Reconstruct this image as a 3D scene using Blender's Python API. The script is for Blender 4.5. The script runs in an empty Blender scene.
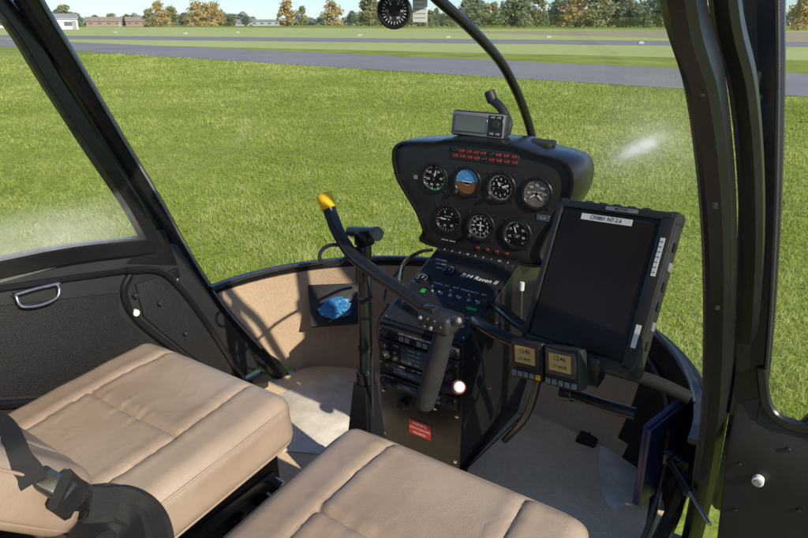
import bpy, bmesh, math, random
import numpy as np
from mathutils import Vector, Matrix, noise
random.seed(4); np.random.seed(4)
rad=math.radians
sc=bpy.context.scene
# ------------------------------------------------------------------ survey of the place
H=1.72
CAM=Vector((.795,0,H)); F=650.0; YAW=rad(34); PIT=rad(20.8)
cy,sy,cp,sp=math.cos(YAW),math.sin(YAW),math.cos(PIT),math.sin(PIT)
def ray(px,py):
    h=(px-404)/F; v=(269-py)/F
    y=cp+sp*v; z=-sp+cp*v
    return Vector((cy*h-sy*y, sy*h+cy*y, z))
def T(px,py,t): return CAM+ray(px,py)*t
def HX(px,py,X):
    r=ray(px,py); return CAM+r*((X-CAM.x)/r.x)
def HY(px,py,Y):
    r=ray(px,py); return CAM+r*((Y-CAM.y)/r.y)
def HZ(px,py,Z):
    r=ray(px,py); return CAM+r*((Z-CAM.z)/r.z)
def V(x,y,z): return Vector((x,y,H+z))
def spline(pts,res=6):
    pts=[Vector(p) for p in pts]
    if len(pts)<3: return pts
    out=[]
    P=[pts[0]*2-pts[1]]+pts+[pts[-1]*2-pts[-2]]
    for i in range(1,len(P)-2):
        a,b,c,d=P[i-1:i+3]
        for k in range(res):
            t=k/res
            out.append(.5*((2*b)+(c-a)*t+(2*a-5*b+4*c-d)*t*t+(3*b-a-3*c+d)*t**3))
    out.append(pts[-1]); return out
def interp(tab,z):
    xs=[t[0] for t in tab]
    return [float(np.interp(z,xs,[t[i] for t in tab])) for i in range(1,len(tab[0]))]
# cabin profile: height, nose Y, pillar Y, half width
TAB=[(-1.12,1.62,1.42,.62),(-.95,1.74,1.27,.67),(-.75,1.80,1.16,.70),(-.6,1.90,1.075,.705),(-.373,1.91,.975,.69),(-.193,1.77,.90,.67),(-.053,1.57,.83,.64),(.045,1.32,.783,.62),(.2,1.05,.69,.60),(.38,.78,.56,.57)]
tp=spline([Vector((t[0],t[1],t[2])) for t in TAB],8); tw=spline([Vector((t[0],t[3],0)) for t in TAB],8)
TAB=[(a.x,a.y,a.z,b.y) for a,b in zip(tp,tw)]
def bubble_hit(px,py):
    for i in range(60,400):
        p=T(px,py,i*.01); Yc,Yp,W=interp(TAB,p.z-H)
        if abs(p.x)<W and p.y>Yp+(Yc-Yp)*math.sqrt(max(0,1-(p.x/W)**2)): return p
    return T(px,py,1.5)
# ------------------------------------------------------------------ materials
def newmat(name):
    m=bpy.data.materials.new(name); m.use_nodes=True
    nt=m.node_tree; nt.nodes.clear()
    return m,nt,nt.nodes,nt.links
def pm(name,col,rough=.5,metal=0,var=.12,nscale=9,bump=0.,bscale=250,rvar=.08,emis=0,coat=0,spec=.5,detail=4):
    m,nt,N,L=newmat(name)
    o=N.new('ShaderNodeOutputMaterial'); p=N.new('ShaderNodeBsdfPrincipled')
    tc=N.new('ShaderNodeTexCoord'); n=N.new('ShaderNodeTexNoise'); n.inputs['Scale'].default_value=nscale; n.inputs['Detail'].default_value=detail
    mx=N.new('ShaderNodeMix'); mx.data_type='RGBA'
    mx.inputs[6].default_value=(*[c*(1-var) for c in col],1); mx.inputs[7].default_value=(*[min(1,c*(1+var)) for c in col],1)
    mr=N.new('ShaderNodeMapRange'); mr.inputs[1].default_value=.3; mr.inputs[2].default_value=.7
    L.new(tc.outputs['Object'],n.inputs['Vector']); L.new(n.outputs['Fac'],mr.inputs[0]); L.new(mr.outputs[0],mx.inputs[0])
    L.new(mx.outputs[2],p.inputs['Base Color'])
    r2=N.new('ShaderNodeMapRange'); r2.inputs[3].default_value=max(0,rough-rvar); r2.inputs[4].default_value=min(1,rough+rvar)
    n2=N.new('ShaderNodeTexNoise'); n2.inputs['Scale'].default_value=nscale*2.7; n2.inputs['Detail'].default_value=5
    L.new(tc.outputs['Object'],n2.inputs['Vector']); L.new(n2.outputs['Fac'],r2.inputs[0]); L.new(r2.outputs[0],p.inputs['Roughness'])
    p.inputs['Metallic'].default_value=metal; p.inputs['Coat Weight'].default_value=coat; p.inputs['Specular IOR Level'].default_value=spec
    if bump:
        n3=N.new('ShaderNodeTexNoise'); n3.inputs['Scale'].default_value=bscale; n3.inputs['Detail'].default_value=3
        b=N.new('ShaderNodeBump'); b.inputs['Strength'].default_value=bump; b.inputs['Distance'].default_value=.002
        L.new(tc.outputs['Object'],n3.inputs['Vector']); L.new(n3.outputs['Fac'],b.inputs['Height']); L.new(b.outputs[0],p.inputs['Normal'])
    L.new(p.outputs[0],o.inputs[0])
    return m
M_blk=pm('satin_black_paint',(.014,.014,.015),.27,0,.3,6,.08,300)
M_blk2=pm('black_plastic',(.022,.022,.022),.5,0,.25,10,.3,500)
M_blk3=pm('matte_black_foam',(.018,.018,.018),.8,0,.3,30,.6,400)
M_panel=pm('panel_black',(.018,.018,.019),.45,0,.2,10,.25,700)
M_gface=pm('gauge_face',(.006,.006,.007),.3,0,.1)
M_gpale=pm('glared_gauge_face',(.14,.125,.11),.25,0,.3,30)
M_white=pm('white_marking',(.8,.8,.77),.5,0,.05)
M_grey=pm('grey_plastic',(.22,.22,.22),.5,0,.1)
M_knob=pm('knob_black',(.03,.03,.03),.35,0,.1)
M_silver=pm('brushed_metal',(.6,.6,.6),.3,1,.1,30)
M_dsilver=pm('dark_metal',(.12,.12,.12),.35,.8,.15,30)
M_red=pm('red_lamp',(.22,.02,.015),.4,0,.3,30)
M_redp=pm('red_placard',(.5,.02,.02),.45,0,.1)
M_yel=pm('yellow_cap',(.80,.47,.02),.75,0,.18,40,.3,120,spec=.2)
M_blue=pm('blue_display',(.08,.32,.65),.3,0,.1)
M_brown=pm('brown_display',(.18,.08,.03),.3,0,.1)
M_green=pm('green_mark',(.03,.4,.06),.4,0,.1)
M_lcd=pm('lcd_amber',(.66,.42,.15),.3,0,.08,20)
M_lit=pm('pale_digits',(.45,.50,.46),.4,0,.05)
M_screen=pm('dark_screen',(.020,.014,.009),.24,0,.3,4,rvar=.06,spec=.3)
M_screen2=pm('radio_screen',(.07,.09,.12),.15,0,.2)
M_bag=pm('blue_plastic_bag',(.05,.26,.55),.35,0,.25,30,.3,60)
M_book=pm('navy_cover',(.02,.03,.10),.4,0,.2)
M_belt=pm('belt_webbing',(.02,.02,.022),.75,0,.2,40,.6,900)
M_skin=pm('white_fuselage_paint',(.6,.6,.6),.25,0,.04,3,coat=.5)
M_pale=pm('pale_liner',(.70,.62,.52),.8,0,.1,8,.4,300)
def leather():
    m,nt,N,L=newmat('tan_leather')
    o=N.new('ShaderNodeOutputMaterial'); p=N.new('ShaderNodeBsdfPrincipled'); tc=N.new('ShaderNodeTexCoord')
    n=N.new('ShaderNodeTexNoise'); n.inputs['Scale'].default_value=5; n.inputs['Detail'].default_value=6
    cr=N.new('ShaderNodeValToRGB'); cr.color_ramp.elements[0].position=.3; cr.color_ramp.elements[1].position=.75
    cr.color_ramp.elements[0].color=(.335,.245,.175,1); cr.color_ramp.elements[1].color=(.47,.375,.285,1)
    L.new(tc.outputs['Object'],n.inputs['Vector']); L.new(n.outputs['Fac'],cr.inputs[0]); L.new(cr.outputs[0],p.inputs['Base Color'])
    v=N.new('ShaderNodeTexVoronoi'); v.inputs['Scale'].default_value=420
    w=N.new('ShaderNodeTexNoise'); w.inputs['Scale'].default_value=14; w.inputs['Detail'].default_value=5; w.inputs['Distortion'].default_value=1.4
    b=N.new('ShaderNodeBump'); b.inputs['Strength'].default_value=.3; b.inputs['Distance'].default_value=.001
    b2=N.new('ShaderNodeBump'); b2.inputs['Strength'].default_value=.22; b2.inputs['Distance'].default_value=.004
    L.new(tc.outputs['Object'],v.inputs['Vector']); L.new(tc.outputs['Object'],w.inputs['Vector'])
    L.new(v.outputs['Distance'],b.inputs['Height']); L.new(w.outputs['Fac'],b2.inputs['Height']); L.new(b2.outputs[0],b.inputs['Normal']); L.new(b.outputs[0],p.inputs['Normal'])
    rr_=N.new('ShaderNodeMapRange'); rr_.inputs[3].default_value=.28; rr_.inputs[4].default_value=.44; L.new(w.outputs['Fac'],rr_.inputs[0]); L.new(rr_.outputs[0],p.inputs['Roughness'])
    p.inputs['Specular IOR Level'].default_value=.65
    L.new(p.outputs[0],o.inputs[0]); return m
M_leath=leather()
def carpet(name,c0,c1,worn=None):
    m,nt,N,L=newmat(name)
    o=N.new('ShaderNodeOutputMaterial'); p=N.new('ShaderNodeBsdfPrincipled'); tc=N.new('ShaderNodeTexCoord')
    n=N.new('ShaderNodeTexNoise'); n.inputs['Scale'].default_value=170; n.inputs['Detail'].default_value=4
    n1=N.new('ShaderNodeTexNoise'); n1.inputs['Scale'].default_value=6; n1.inputs['Detail'].default_value=6
    ad=N.new('ShaderNodeMath'); ad.operation='ADD'; ml=N.new('ShaderNodeMath'); ml.operation='MULTIPLY'; ml.inputs[1].default_value=.5
    cr=N.new('ShaderNodeValToRGB'); cr.color_ramp.elements[0].position=.35; cr.color_ramp.elements[1].position=.65
    cr.color_ramp.elements[0].color=(*c0,1); cr.color_ramp.elements[1].color=(*c1,1)
    for q in(n,n1): L.new(tc.outputs['Object'],q.inputs['Vector'])
    L.new(n.outputs['Fac'],ad.inputs[0]); L.new(n1.outputs['Fac'],ad.inputs[1]); L.new(ad.outputs[0],ml.inputs[0]); L.new(ml.outputs[0],cr.inputs[0])
    L.new(cr.outputs[0],p.inputs['Base Color'])
    b=N.new('ShaderNodeBump'); b.inputs['Strength'].default_value=.7; b.inputs['Distance'].default_value=.003
    L.new(n.outputs['Fac'],b.inputs['Height']); L.new(b.outputs[0],p.inputs['Normal'])
    p.inputs['Roughness'].default_value=.95; p.inputs['Specular IOR Level'].default_value=.2
    L.new(p.outputs[0],o.inputs[0]); return m
M_carp=carpet('beige_carpet',(.74,.55,.35),(.92,.74,.52))
M_carp2=carpet('tan_side_carpet',(.44,.31,.20),(.58,.44,.31))
M_heel=pm('worn_heel_plate',(.80,.74,.66),.30,0,.22,14,.4,120,rvar=.12)
def glassmat(name,haze,smears_and_reflections=(),f0=.025):
    m,nt,N,L=newmat(name)
    o=N.new('ShaderNodeOutputMaterial'); tr=N.new('ShaderNodeBsdfTransparent'); gl=N.new('ShaderNodeBsdfGlossy'); df0=N.new('ShaderNodeBsdfDiffuse'); dtl=N.new('ShaderNodeBsdfTranslucent'); df=N.new('ShaderNodeAddShader')
    tr.inputs[0].default_value=(.97,.975,.965,1); gl.inputs['Roughness'].default_value=.03; df0.inputs[0].default_value=(.62,.62,.58,1); dtl.inputs[0].default_value=(.62,.62,.58,1)
    L.new(df0.outputs[0],df.inputs[0]); L.new(dtl.outputs[0],df.inputs[1])
    g=N.new('ShaderNodeNewGeometry')
    def mth(op,a,b=None):
        q=N.new('ShaderNodeMath'); q.operation=op
        for i,x in enumerate((a,b)):
            if isinstance(x,(int,float)): q.inputs[i].default_value=x
            elif x is not None: L.new(x,q.inputs[i])
        return q.outputs[0]
    dt=N.new('ShaderNodeVectorMath'); dt.operation='DOT_PRODUCT'; L.new(g.outputs['Normal'],dt.inputs[0]); L.new(g.outputs['Incoming'],dt.inputs[1])
    ca=mth('ABSOLUTE',dt.outputs['Value']); fz=mth('POWER',mth('SUBTRACT',1.0,ca),5.0); fr=mth('ADD',mth('MULTIPLY',fz,.6),f0)
    m1=N.new('ShaderNodeMixShader'); m2=N.new('ShaderNodeMixShader')
    L.new(fr,m1.inputs[0]); L.new(tr.outputs[0],m1.inputs[1]); L.new(gl.outputs[0],m1.inputs[2])
    tc=N.new('ShaderNodeTexCoord'); n=N.new('ShaderNodeTexNoise'); n.inputs['Scale'].default_value=9; n.inputs['Detail'].default_value=7
    n.inputs['Roughness'].default_value=.65
    mr=N.new('ShaderNodeMapRange'); mr.inputs[1].default_value=.35; mr.inputs[2].default_value=.8; mr.inputs[3].default_value=haze*.3; mr.inputs[4].default_value=haze*2
    L.new(tc.outputs['Object'],n.inputs['Vector']); L.new(n.outputs['Fac'],mr.inputs[0])
    fac=mr.outputs[0]
    for c,ax,ln,wd,amt in smears_and_reflections:
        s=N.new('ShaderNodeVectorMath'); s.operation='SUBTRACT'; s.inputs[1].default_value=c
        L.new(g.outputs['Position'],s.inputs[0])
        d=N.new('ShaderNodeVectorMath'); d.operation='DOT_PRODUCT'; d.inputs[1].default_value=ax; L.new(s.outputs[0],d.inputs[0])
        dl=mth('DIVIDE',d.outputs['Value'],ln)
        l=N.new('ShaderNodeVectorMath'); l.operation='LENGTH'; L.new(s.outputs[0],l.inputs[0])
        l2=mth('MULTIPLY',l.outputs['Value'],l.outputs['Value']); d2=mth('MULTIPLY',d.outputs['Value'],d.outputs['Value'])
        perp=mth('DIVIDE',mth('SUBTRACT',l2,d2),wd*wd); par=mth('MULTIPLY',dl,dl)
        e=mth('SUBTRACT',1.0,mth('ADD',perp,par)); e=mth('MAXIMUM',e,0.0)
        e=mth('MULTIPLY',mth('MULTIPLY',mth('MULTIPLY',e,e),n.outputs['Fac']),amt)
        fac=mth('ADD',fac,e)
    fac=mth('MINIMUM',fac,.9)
    L.new(fac,m2.inputs[0]); L.new(m1.outputs[0],m2.inputs[1]); L.new(df.outputs[0],m2.inputs[2]); L.new(m2.outputs[0],o.inputs[0])
    return m
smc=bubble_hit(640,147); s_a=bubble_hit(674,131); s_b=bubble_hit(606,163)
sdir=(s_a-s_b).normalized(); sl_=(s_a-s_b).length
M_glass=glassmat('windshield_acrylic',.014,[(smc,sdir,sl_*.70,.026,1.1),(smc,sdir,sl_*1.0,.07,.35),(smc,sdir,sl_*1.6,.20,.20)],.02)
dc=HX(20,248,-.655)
M_glass2=glassmat('door_acrylic',.022,[(dc,Vector((0,1,.02)),.42,.12,.65)],.035)  # pale patch low on the pane is the seats' reflection, painted as haze
# ------------------------------------------------------------------ builder
def frame(o,x,y):
    x=Vector(x).normalized(); y=Vector(y); y=(y-x*y.dot(x)).normalized(); z=x.cross(y)
    return Matrix(((x.x,y.x,z.x,o[0]),(x.y,y.y,z.y,o[1]),(x.z,y.z,z.z,o[2]),(0,0,0,1)))
_txt={}
def txtmesh(body,bold=False):
    if body in _txt: return _txt[body]
    c=bpy.data.curves.new('t','FONT'); c.body=body; c.size=1; c.align_x='CENTER'; c.align_y='CENTER'; c.resolution_u=2; c.offset=.008
    ob=bpy.data.objects.new('t',c); sc.collection.objects.link(ob); bpy.context.view_layer.update()
    me=bpy.data.meshes.new_from_object(ob.evaluated_get(bpy.context.evaluated_depsgraph_get()))
    r=([tuple(v.co) for v in me.vertices],[list(p.vertices) for p in me.polygons])
    bpy.data.objects.remove(ob); bpy.data.curves.remove(c); bpy.data.meshes.remove(me)
    _txt[body]=r; return r
WORLD={}
class B:
    def __init__(s): s.v=[];s.f=[];s.m=[];s.mats=[]
    def add(s,vs,fs,mat,M=None):
        if mat not in s.mats: s.mats.append(mat)
        k=s.mats.index(mat); o=len(s.v)
        if M is not None: vs=[M@Vector(p) for p in vs]
        s.v+=[tuple(p) for p in vs]; s.f+=[[i+o for i in f] for f in fs]; s.m+=[k]*len(fs)
    def bm(s,bm,mat,M=None):
        bm.verts.index_update()
        s.add([v.co.copy() for v in bm.verts],[[v.index for v in f.verts] for f in bm.faces],mat,M); bm.free()
    def box(s,c,size,mat,M=None,r=0.,seg=2):
        bm=bmesh.new(); bmesh.ops.create_cube(bm,size=1)
        for v in bm.verts: v.co=Vector((v.co.x*size[0]+c[0],v.co.y*size[1]+c[1],v.co.z*size[2]+c[2]))
        if r: bmesh.ops.bevel(bm,geom=bm.edges[:],offset=min(r,.49*min(size)),segments=seg,affect='EDGES',profile=.5)
        s.bm(bm,mat,M)
    def prism(s,poly,M,d,mat,r=0.,seg=2,z0=0.):
        bm=bmesh.new(); vs=[bm.verts.new((p[0],p[1],z0)) for p in poly]; f=bm.faces.new(vs)
        g=bmesh.ops.extrude_face_region(bm,geom=[f]); 
        for e in g['geom']:
            if isinstance(e,bmesh.types.BMVert): e.co.z+=d
        bmesh.ops.recalc_face_normals(bm,faces=bm.faces[:])
        if r:
            ed=[e for e in bm.edges if abs(e.verts[0].co.z-e.verts[1].co.z)<1e-6]
            bmesh.ops.bevel(bm,geom=ed,offset=r,segments=seg,affect='EDGES',profile=.5)
        s.bm(bm,mat,M)
    def lathe(s,p0,ax,prof,mat,n=24,caps=True):
        p0=Vector(p0); ax=Vector(ax).normalized(); a=ax.orthogonal().normalized(); b=ax.cross(a)
        vs=[];fs=[]
        for (d,r) in prof:
            for k in range(n):
                t=2*math.pi*k/n; vs.append(p0+ax*d+(a*math.cos(t)+b*math.sin(t))*r)
        for i in range(len(prof)-1):
            for k in range(n): fs.append([i*n+k,i*n+(k+1)%n,(i+1)*n+(k+1)%n,(i+1)*n+k])
        if caps:
            fs.append([k for k in range(n)][::-1]); fs.append([(len(prof)-1)*n+k for k in range(n)])
        s.add(vs,fs,mat)
    def cyl(s,p0,p1,r,mat,r1=None,n=20,ch=None):
        p0=Vector(p0);p1=Vector(p1); L=(p1-p0).length; r1=r if r1 is None else r1
        ch=min(.12*min(r,r1),L*.2) if ch is None else ch
        s.lathe(p0,p1-p0,[(0,r-ch),(ch,r),(L-ch,r1),(L,r1-ch)],mat,n)
    def tube(s,pts,r,mat,n=10,res=6,closed=False):
        P=spline(pts,res) if not closed else [Vector(p) for p in pts]
        m=len(P); vs=[];fs=[]
        t0=(P[1]-P[0]).normalized(); u=t0.orthogonal().normalized()
        for i in range(m):
            if closed: t=(P[(i+1)%m]-P[i-1]).normalized()
            else: t=(P[min(i+1,m-1)]-P[max(i-1,0)]).normalized()
            u=(u-t*u.dot(t)).normalized(); w=t.cross(u)
            rr=r if not callable(r) else r(i/(m-1))
            for k in range(n):
                a=2*math.pi*k/n; vs.append(P[i]+(u*math.cos(a)+w*math.sin(a))*rr)
        for i in range(m if closed else m-1):
            j=(i+1)%m
            for k in range(n): fs.append([i*n+k,i*n+(k+1)%n,j*n+(k+1)%n,j*n+k])
        if not closed: fs.append(list(range(n))[::-1]); fs.append([(m-1)*n+k for k in range(n)])
        s.add(vs,fs,mat)
    def bar(s,pts,N,w,th,mat,res=6,ch=None,straight=False):
        P=[Vector(p) for p in pts] if straight else spline(pts,res)
        N=Vector(N).normalized(); c=ch if ch is not None else min(w,th)*.25
        pr=[(-w/2+c,-th/2),(w/2-c,-th/2),(w/2,-th/2+c),(w/2,th/2-c),(w/2-c,th/2),(-w/2+c,th/2),(-w/2,th/2-c),(-w/2,-th/2+c)]
        vs=[];fs=[];m=len(P)
        for i in range(m):
            t=(P[min(i+1,m-1)]-P[max(i-1,0)]).normalized(); sd=t.cross(N).normalized(); nn=sd.cross(t).normalized()
            for a,b in pr: vs.append(P[i]+sd*a+nn*b)
        for i in range(m-1):
            for k in range(8): fs.append([i*8+k,i*8+(k+1)%8,(i+1)*8+(k+1)%8,(i+1)*8+k])
        fs.append(list(range(8))[::-1]); fs.append([(m-1)*8+k for k in range(8)])
        s.add(vs,fs,mat)
    def text(s,body,size,M,mat,dx=0,dy=0,dz=.0006,sx=1.,shear=0.):
        v,f=txtmesh(body)
        s.add([(p[0]*size*sx+p[1]*size*shear+dx,p[1]*size+dy,dz) for p in v],f,mat,M)
    def obj(s,name,parent=None,label=None,category=None,origin=None,ang=38,kind=None,group=None,flat=False):
        a=np.array(s.v); 
        if origin is None: origin=Vector(((a[:,0].min()+a[:,0].max())/2,(a[:,1].min()+a[:,1].max())/2,a[:,2].min() if parent is None else (a[:,2].min()+a[:,2].max())/2))
        origin=Vector(origin)
        me=bpy.data.meshes.new(name); me.from_pydata([tuple(x) for x in (a-np.array(origin))],[],s.f)
        for m in s.mats: me.materials.append(m)
        me.polygons.foreach_set('material_index',s.m)
        bm=bmesh.new(); bm.from_mesh(me); bmesh.ops.recalc_face_normals(bm,faces=bm.faces[:]) if not flat else None; bm.to_mesh(me); bm.free()
        if not flat:
            me.polygons.foreach_set('use_smooth',[True]*len(me.polygons)); me.set_sharp_from_angle(angle=rad(ang))
        me.update()
        ob=bpy.data.objects.new(name,me); sc.collection.objects.link(ob)
        place(ob,origin,parent); tag(ob,label,category,kind,group); return ob
def place(ob,origin,parent):
    WORLD[ob.name]=Vector(origin)
    if parent: ob.parent=parent; ob.location=Vector(origin)-WORLD[parent.name]
    else: ob.location=origin
def tag(ob,label=None,category=None,kind=None,group=None):
    if label: ob['label']=label
    if category: ob['category']=category
    if kind: ob['kind']=kind
    if group: ob['group']=group
def empty(name,origin,parent=None,**k):
    ob=bpy.data.objects.new(name,None); sc.collection.objects.link(ob); ob.empty_display_size=.1; place(ob,origin,parent); tag(ob,**k); return ob
# ================================================================== HELICOPTER
heli=empty('helicopter',(0,.4,0),label='black framed light helicopter cabin parked on the grass airfield',category='helicopter')
def ring(z,off=0.,n=40,a0=-1,a1=1):
    Yc,Yp,W=interp(TAB,z); out=[]
    for i in range(n+1):
        s=a0+(a1-a0)*i/n
        th=s*math.pi/2
        x=(W-off)*math.sin(th); y=Yp+(Yc-off-Yp)*max(0,math.cos(th))**1.0
        out.append(Vector((x,y,H+z)))
    return out
def loft(b,rings,mat,matf=None):
    n=len(rings[0]); vs=[p for r in rings for p in r]
    fs=[]
    for i in range(len(rings)-1):
        for k in range(n-1): fs.append([i*n+k,i*n+k+1,(i+1)*n+k+1,(i+1)*n+k])
    if matf is None: b.add(vs,fs,mat)
    else:
        for f in fs:
            c=sum((vs[i] for i in f),Vector())/4
            b.add([vs[i] for i in f],[[0,1,2,3]],matf(c))
def smooth_z(a,b,n): return [a+(b-a)*i/n for i in range(n+1)]
zs=smooth_z(-.745,.38,46)
for nm,a0,a1 in(('windshield',-1,-.012),('windshield',.012,1)):
    b=B(); loft(b,[ring(z,.0,36,a0,a1) for z in zs],M_glass); b.obj(nm,heli,ang=80)
b=B(); b.tube([V(0,interp(TAB,z)[0]-.012,z) for z in smooth_z(-.72,.38,14)],.013,M_blk,12,4); b.obj('windshield_post',heli)
b=B(); rr=ring(-.75,.012,40); b.bar(rr,(0,0,1),.02,.032,M_blk,straight=True)
b.bar(ring(-.735,.03,40),(0,0,1),.02,.012,M_dsilver,straight=True); b.obj('windshield_rim',heli)
b=B(); zl=smooth_z(-1.12,-.765,6)
loft(b,[ring(z,.014,40) for z in zl],None,lambda c: M_carp2 if c.x<.46 else M_blk3); b.obj('nose_liner',heli)
b=B(); loft(b,[ring(z,0.,40) for z in [-1.3,-1.2]+zl+[-.75]],M_skin)
b.obj('nose_skin',heli)
b=B(); b.bar([V(.50,1.62,-.80),V(.58,1.52,-.82),V(.64,1.38,-.86),V(.655,1.25,-.93),V(.64,1.18,-1.02),V(.62,1.12,-1.1)],(0,0,1),.03,.03,M_blk); 
b.tube([V(.44,1.66,-.80),V(.55,1.5,-.84),V(.60,1.36,-.90),V(.61,1.25,-1.0),V(.6,1.18,-1.1)],.008,M_dsilver)
b.obj('side_hoop',heli)
b=B(); fl=[(p.x,p.y) for p in ring(-1.12,.0,40)]; poly=[(-.66,-1.0)]+[(-.66,1.2)]+fl+[(.66,1.2),(.66,-1.0)]
b.prism(poly,Matrix.Translation((0,0,H-1.15)),.03,M_carp); 
b.obj('cabin_floor',heli)
b=B(); b.prism([(-.64,-1.2),(-.68,1.2)]+[(p.x,p.y) for p in ring(-1.12,.02,30)]+[(.68,1.2),(.64,-1.2)],Matrix.Translation((0,0,H-1.32)),.15,M_skin,.02); b.obj('belly',heli)
b=B(); b.prism([(-.57,-1.2),(-.57,.56),(-.4,.7),(0,.78),(.4,.7),(.57,.56),(.57,-1.2)],Matrix.Translation((0,0,H+.38)),.08,M_skin,.02)
b.prism([(-.55,-1.18),(-.55,.54),(.55,.54),(.55,-1.18)],Matrix.Translation((0,0,H+.365)),.012,M_pale); b.obj('roof',heli)
b=B(); b.box((0,-1.1,H-.37),(1.26,.04,1.48),M_pale,r=.01); b.obj('aft_bulkhead',heli)
for sgn in(-1,1):
    b=B(); b.box((sgn*.66,-.72,H-.8),(.03,.85,.62),M_blk,r=.008); b.box((sgn*.645,-.33,H-.12),(.06,.06,.95),M_blk,r=.01); b.box((sgn*.62,-.72,H+.33),(.08,.85,.1),M_blk,r=.01)
    b.obj('aft_side_wall',heli)
lp=[(29,0),(72,70),(114,140),(154,205),(190,268),(221,312),(254,348),(294,389)]
L_p=[V(-.57,.56,.38),V(-.6,.68,.2)]
for (x,y) in lp:
    p=HX(x,y,-.66)
    for _ in range(3): p=HX(x,y,-min(.70,interp(TAB,max(-1.12,p.z-H))[2]+.0))
    L_p.append(p)
b=B(); b.bar(L_p,(1,0,0),.05,.04,M_blk)
b.bar([p+Vector((.022,.012,0)) for p in L_p[:-1]],(1,0,0),.006,.006,M_grey)
b.obj('door_pillar',heli)
for x_,w_ in((-.64,.05),(.655,.06)):
    b=B(); b.box((x_,.5,H-1.1),(w_,1.6,.06),M_blk,r=.01); b.obj('door_sill',heli)
R_p=[V(.57,.56,.38),V(.6,.68,.2),HY(684,0,.783),HY(707,90,.85),HY(719,200,.905),HY(721,300,.975),HY(717,400,1.07),HY(709,460,1.14),HY(699,515,1.23),HY(687,560,1.34)]
b=B(); b.bar(R_p,(1,0,0),.05,.034,M_blk)
b.bar([p+Vector((-.019,-.012,0)) for p in R_p],(1,0,0),.006,.006,M_dsilver)
b.bar([p+Vector((.030,.06,.0)) for p in R_p[:-1]],(1,0,0),.03,.03,M_blk)
for k in (2,3,4): b.box(R_p[k+1]+Vector((.0,-.026,0)),(.007,.004,.012),M_dsilver,r=.002)
b.obj('door_pillar',heli)
# ---------------- left door
b=B()
X0=-.675
def YZ(px,py,X=X0):
    p=HX(px,py,X); return (p.y,p.z-H)
MD=Matrix(((0,0,1,X0),(1,0,0,0),(0,1,0,H),(0,0,0,1)))
fr=[YZ(172,244),YZ(190,272),YZ(214,308),YZ(244,344),YZ(270,374)]
poly=[(-.25,-.475)]+[(-.25,-1.06),(1.36,-1.06)]+[(p[0]-.0,max(p[1],-1.03)) for p in reversed(fr)]+[(.955,-.515),(.6,-.48)]
b.prism(poly,MD,.028,M_blk2,.006)
def P3(y,z,dx=.02): return Vector((X0+dx,y,H+z))
wf=[YZ(2,12),YZ(46,80),YZ(88,145),YZ(126,202),YZ(150,246)]
b.bar([P3(.50,.30),P3(.6,.16)]+[P3(*q) for q in wf],(1,0,0),.045,.032,M_blk)
b.bar([P3(-.25,-.50+.02),P3(.6,-.505+.01),P3(.97,-.545)],(1,0,0),.05,.036,M_blk)
b.bar([P3(-.25,-.5),P3(-.22,.3)],(1,0,0),.045,.03,M_blk,straight=True); b.bar([P3(-.22,.3),P3(.51,.3)],(1,0,0),.045,.03,M_blk,straight=True)
b.prism([YZ(118,262),YZ(172,264),YZ(158,228),YZ(146,228),YZ(144,238),YZ(132,246)],MD,.03,M_blk,.004)
bead=[(118,268),(150,268),(172,285),(200,322),(226,362),(236,378),(228,386),(200,372),(160,342),(130,318),(118,300),(116,285),(122,272)]
b.bar([P3(*YZ(x,y),.034) for x,y in bead],(1,0,0),.016,.02,M_blk)
b.bar([P3(*YZ(x,y),.034) for x,y in((-30,402),(60,396),(140,388),(222,386))],(1,0,0),.02,.02,M_blk)
b.bar([P3(*YZ(x,y),.034) for x,y in((-30,288),(20,281),(70,274),(118,268))],(1,0,0),.012,.016,M_blk)
for (x,y) in ((150,300),(176,330),(208,368),(126,292)):
    c=P3(*YZ(x,y),.030); b.cyl(c,c+Vector((.018,0,0)),.006,M_dsilver,n=12)
ld=b.obj('door',heli,label='closed black door with a clear window')
b=B(); poly=[(-.24,-.50),(.95,-.53)]+[(q[0],q[1]) for q in reversed(wf)]+[(.6,.16),(.5,.3),(-.22,.3)]
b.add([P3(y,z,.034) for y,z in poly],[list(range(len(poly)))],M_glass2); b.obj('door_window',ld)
M_mesh=pm('mesh_cloth',(.012,.012,.013),.7,0,.6,260,.8,260)
for pk in ([(128,282),(148,275),(168,292),(196,330),(220,366),(214,374),(180,350),(136,314)],[(-30,305),(110,290),(112,312),(160,355),(205,380),(60,388),(-30,394)]):
    b=B(); b.prism([YZ(x,y) for x,y in pk],MD,.006,M_mesh,.002,z0=.029); b.obj('door_pocket',ld)
b=B(); hp=[P3(*YZ(x,y),d) for x,y,d in((4,291,.03),(4,291,.050),(8,300,.058),(26,299,.060),(43,292,.058),(47,283,.050),(47,280,.03))]
b.tube(hp,.0038,M_silver,10,5); b.tube([P3(*YZ(x,y),.047) for x,y in((4,290),(25,284),(48,279))],.0038,M_silver,10); b.obj('door_handle',ld)
b=B(); c=P3(*YZ(126,309),.035); b.cyl(c,c+Vector((.012,0,0)),.009,M_white,n=16); b.obj('door_button',ld)
b=B(); c=P3(*YZ(168,277),.030); b.cyl(c,c+Vector((.016,0,0)),.006,M_silver,n=16)
c=P3(*YZ(166,272),.033); b.box(c,(.012,.03,.03),M_blk,r=.003); b.obj('door_latch',ld)
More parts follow.
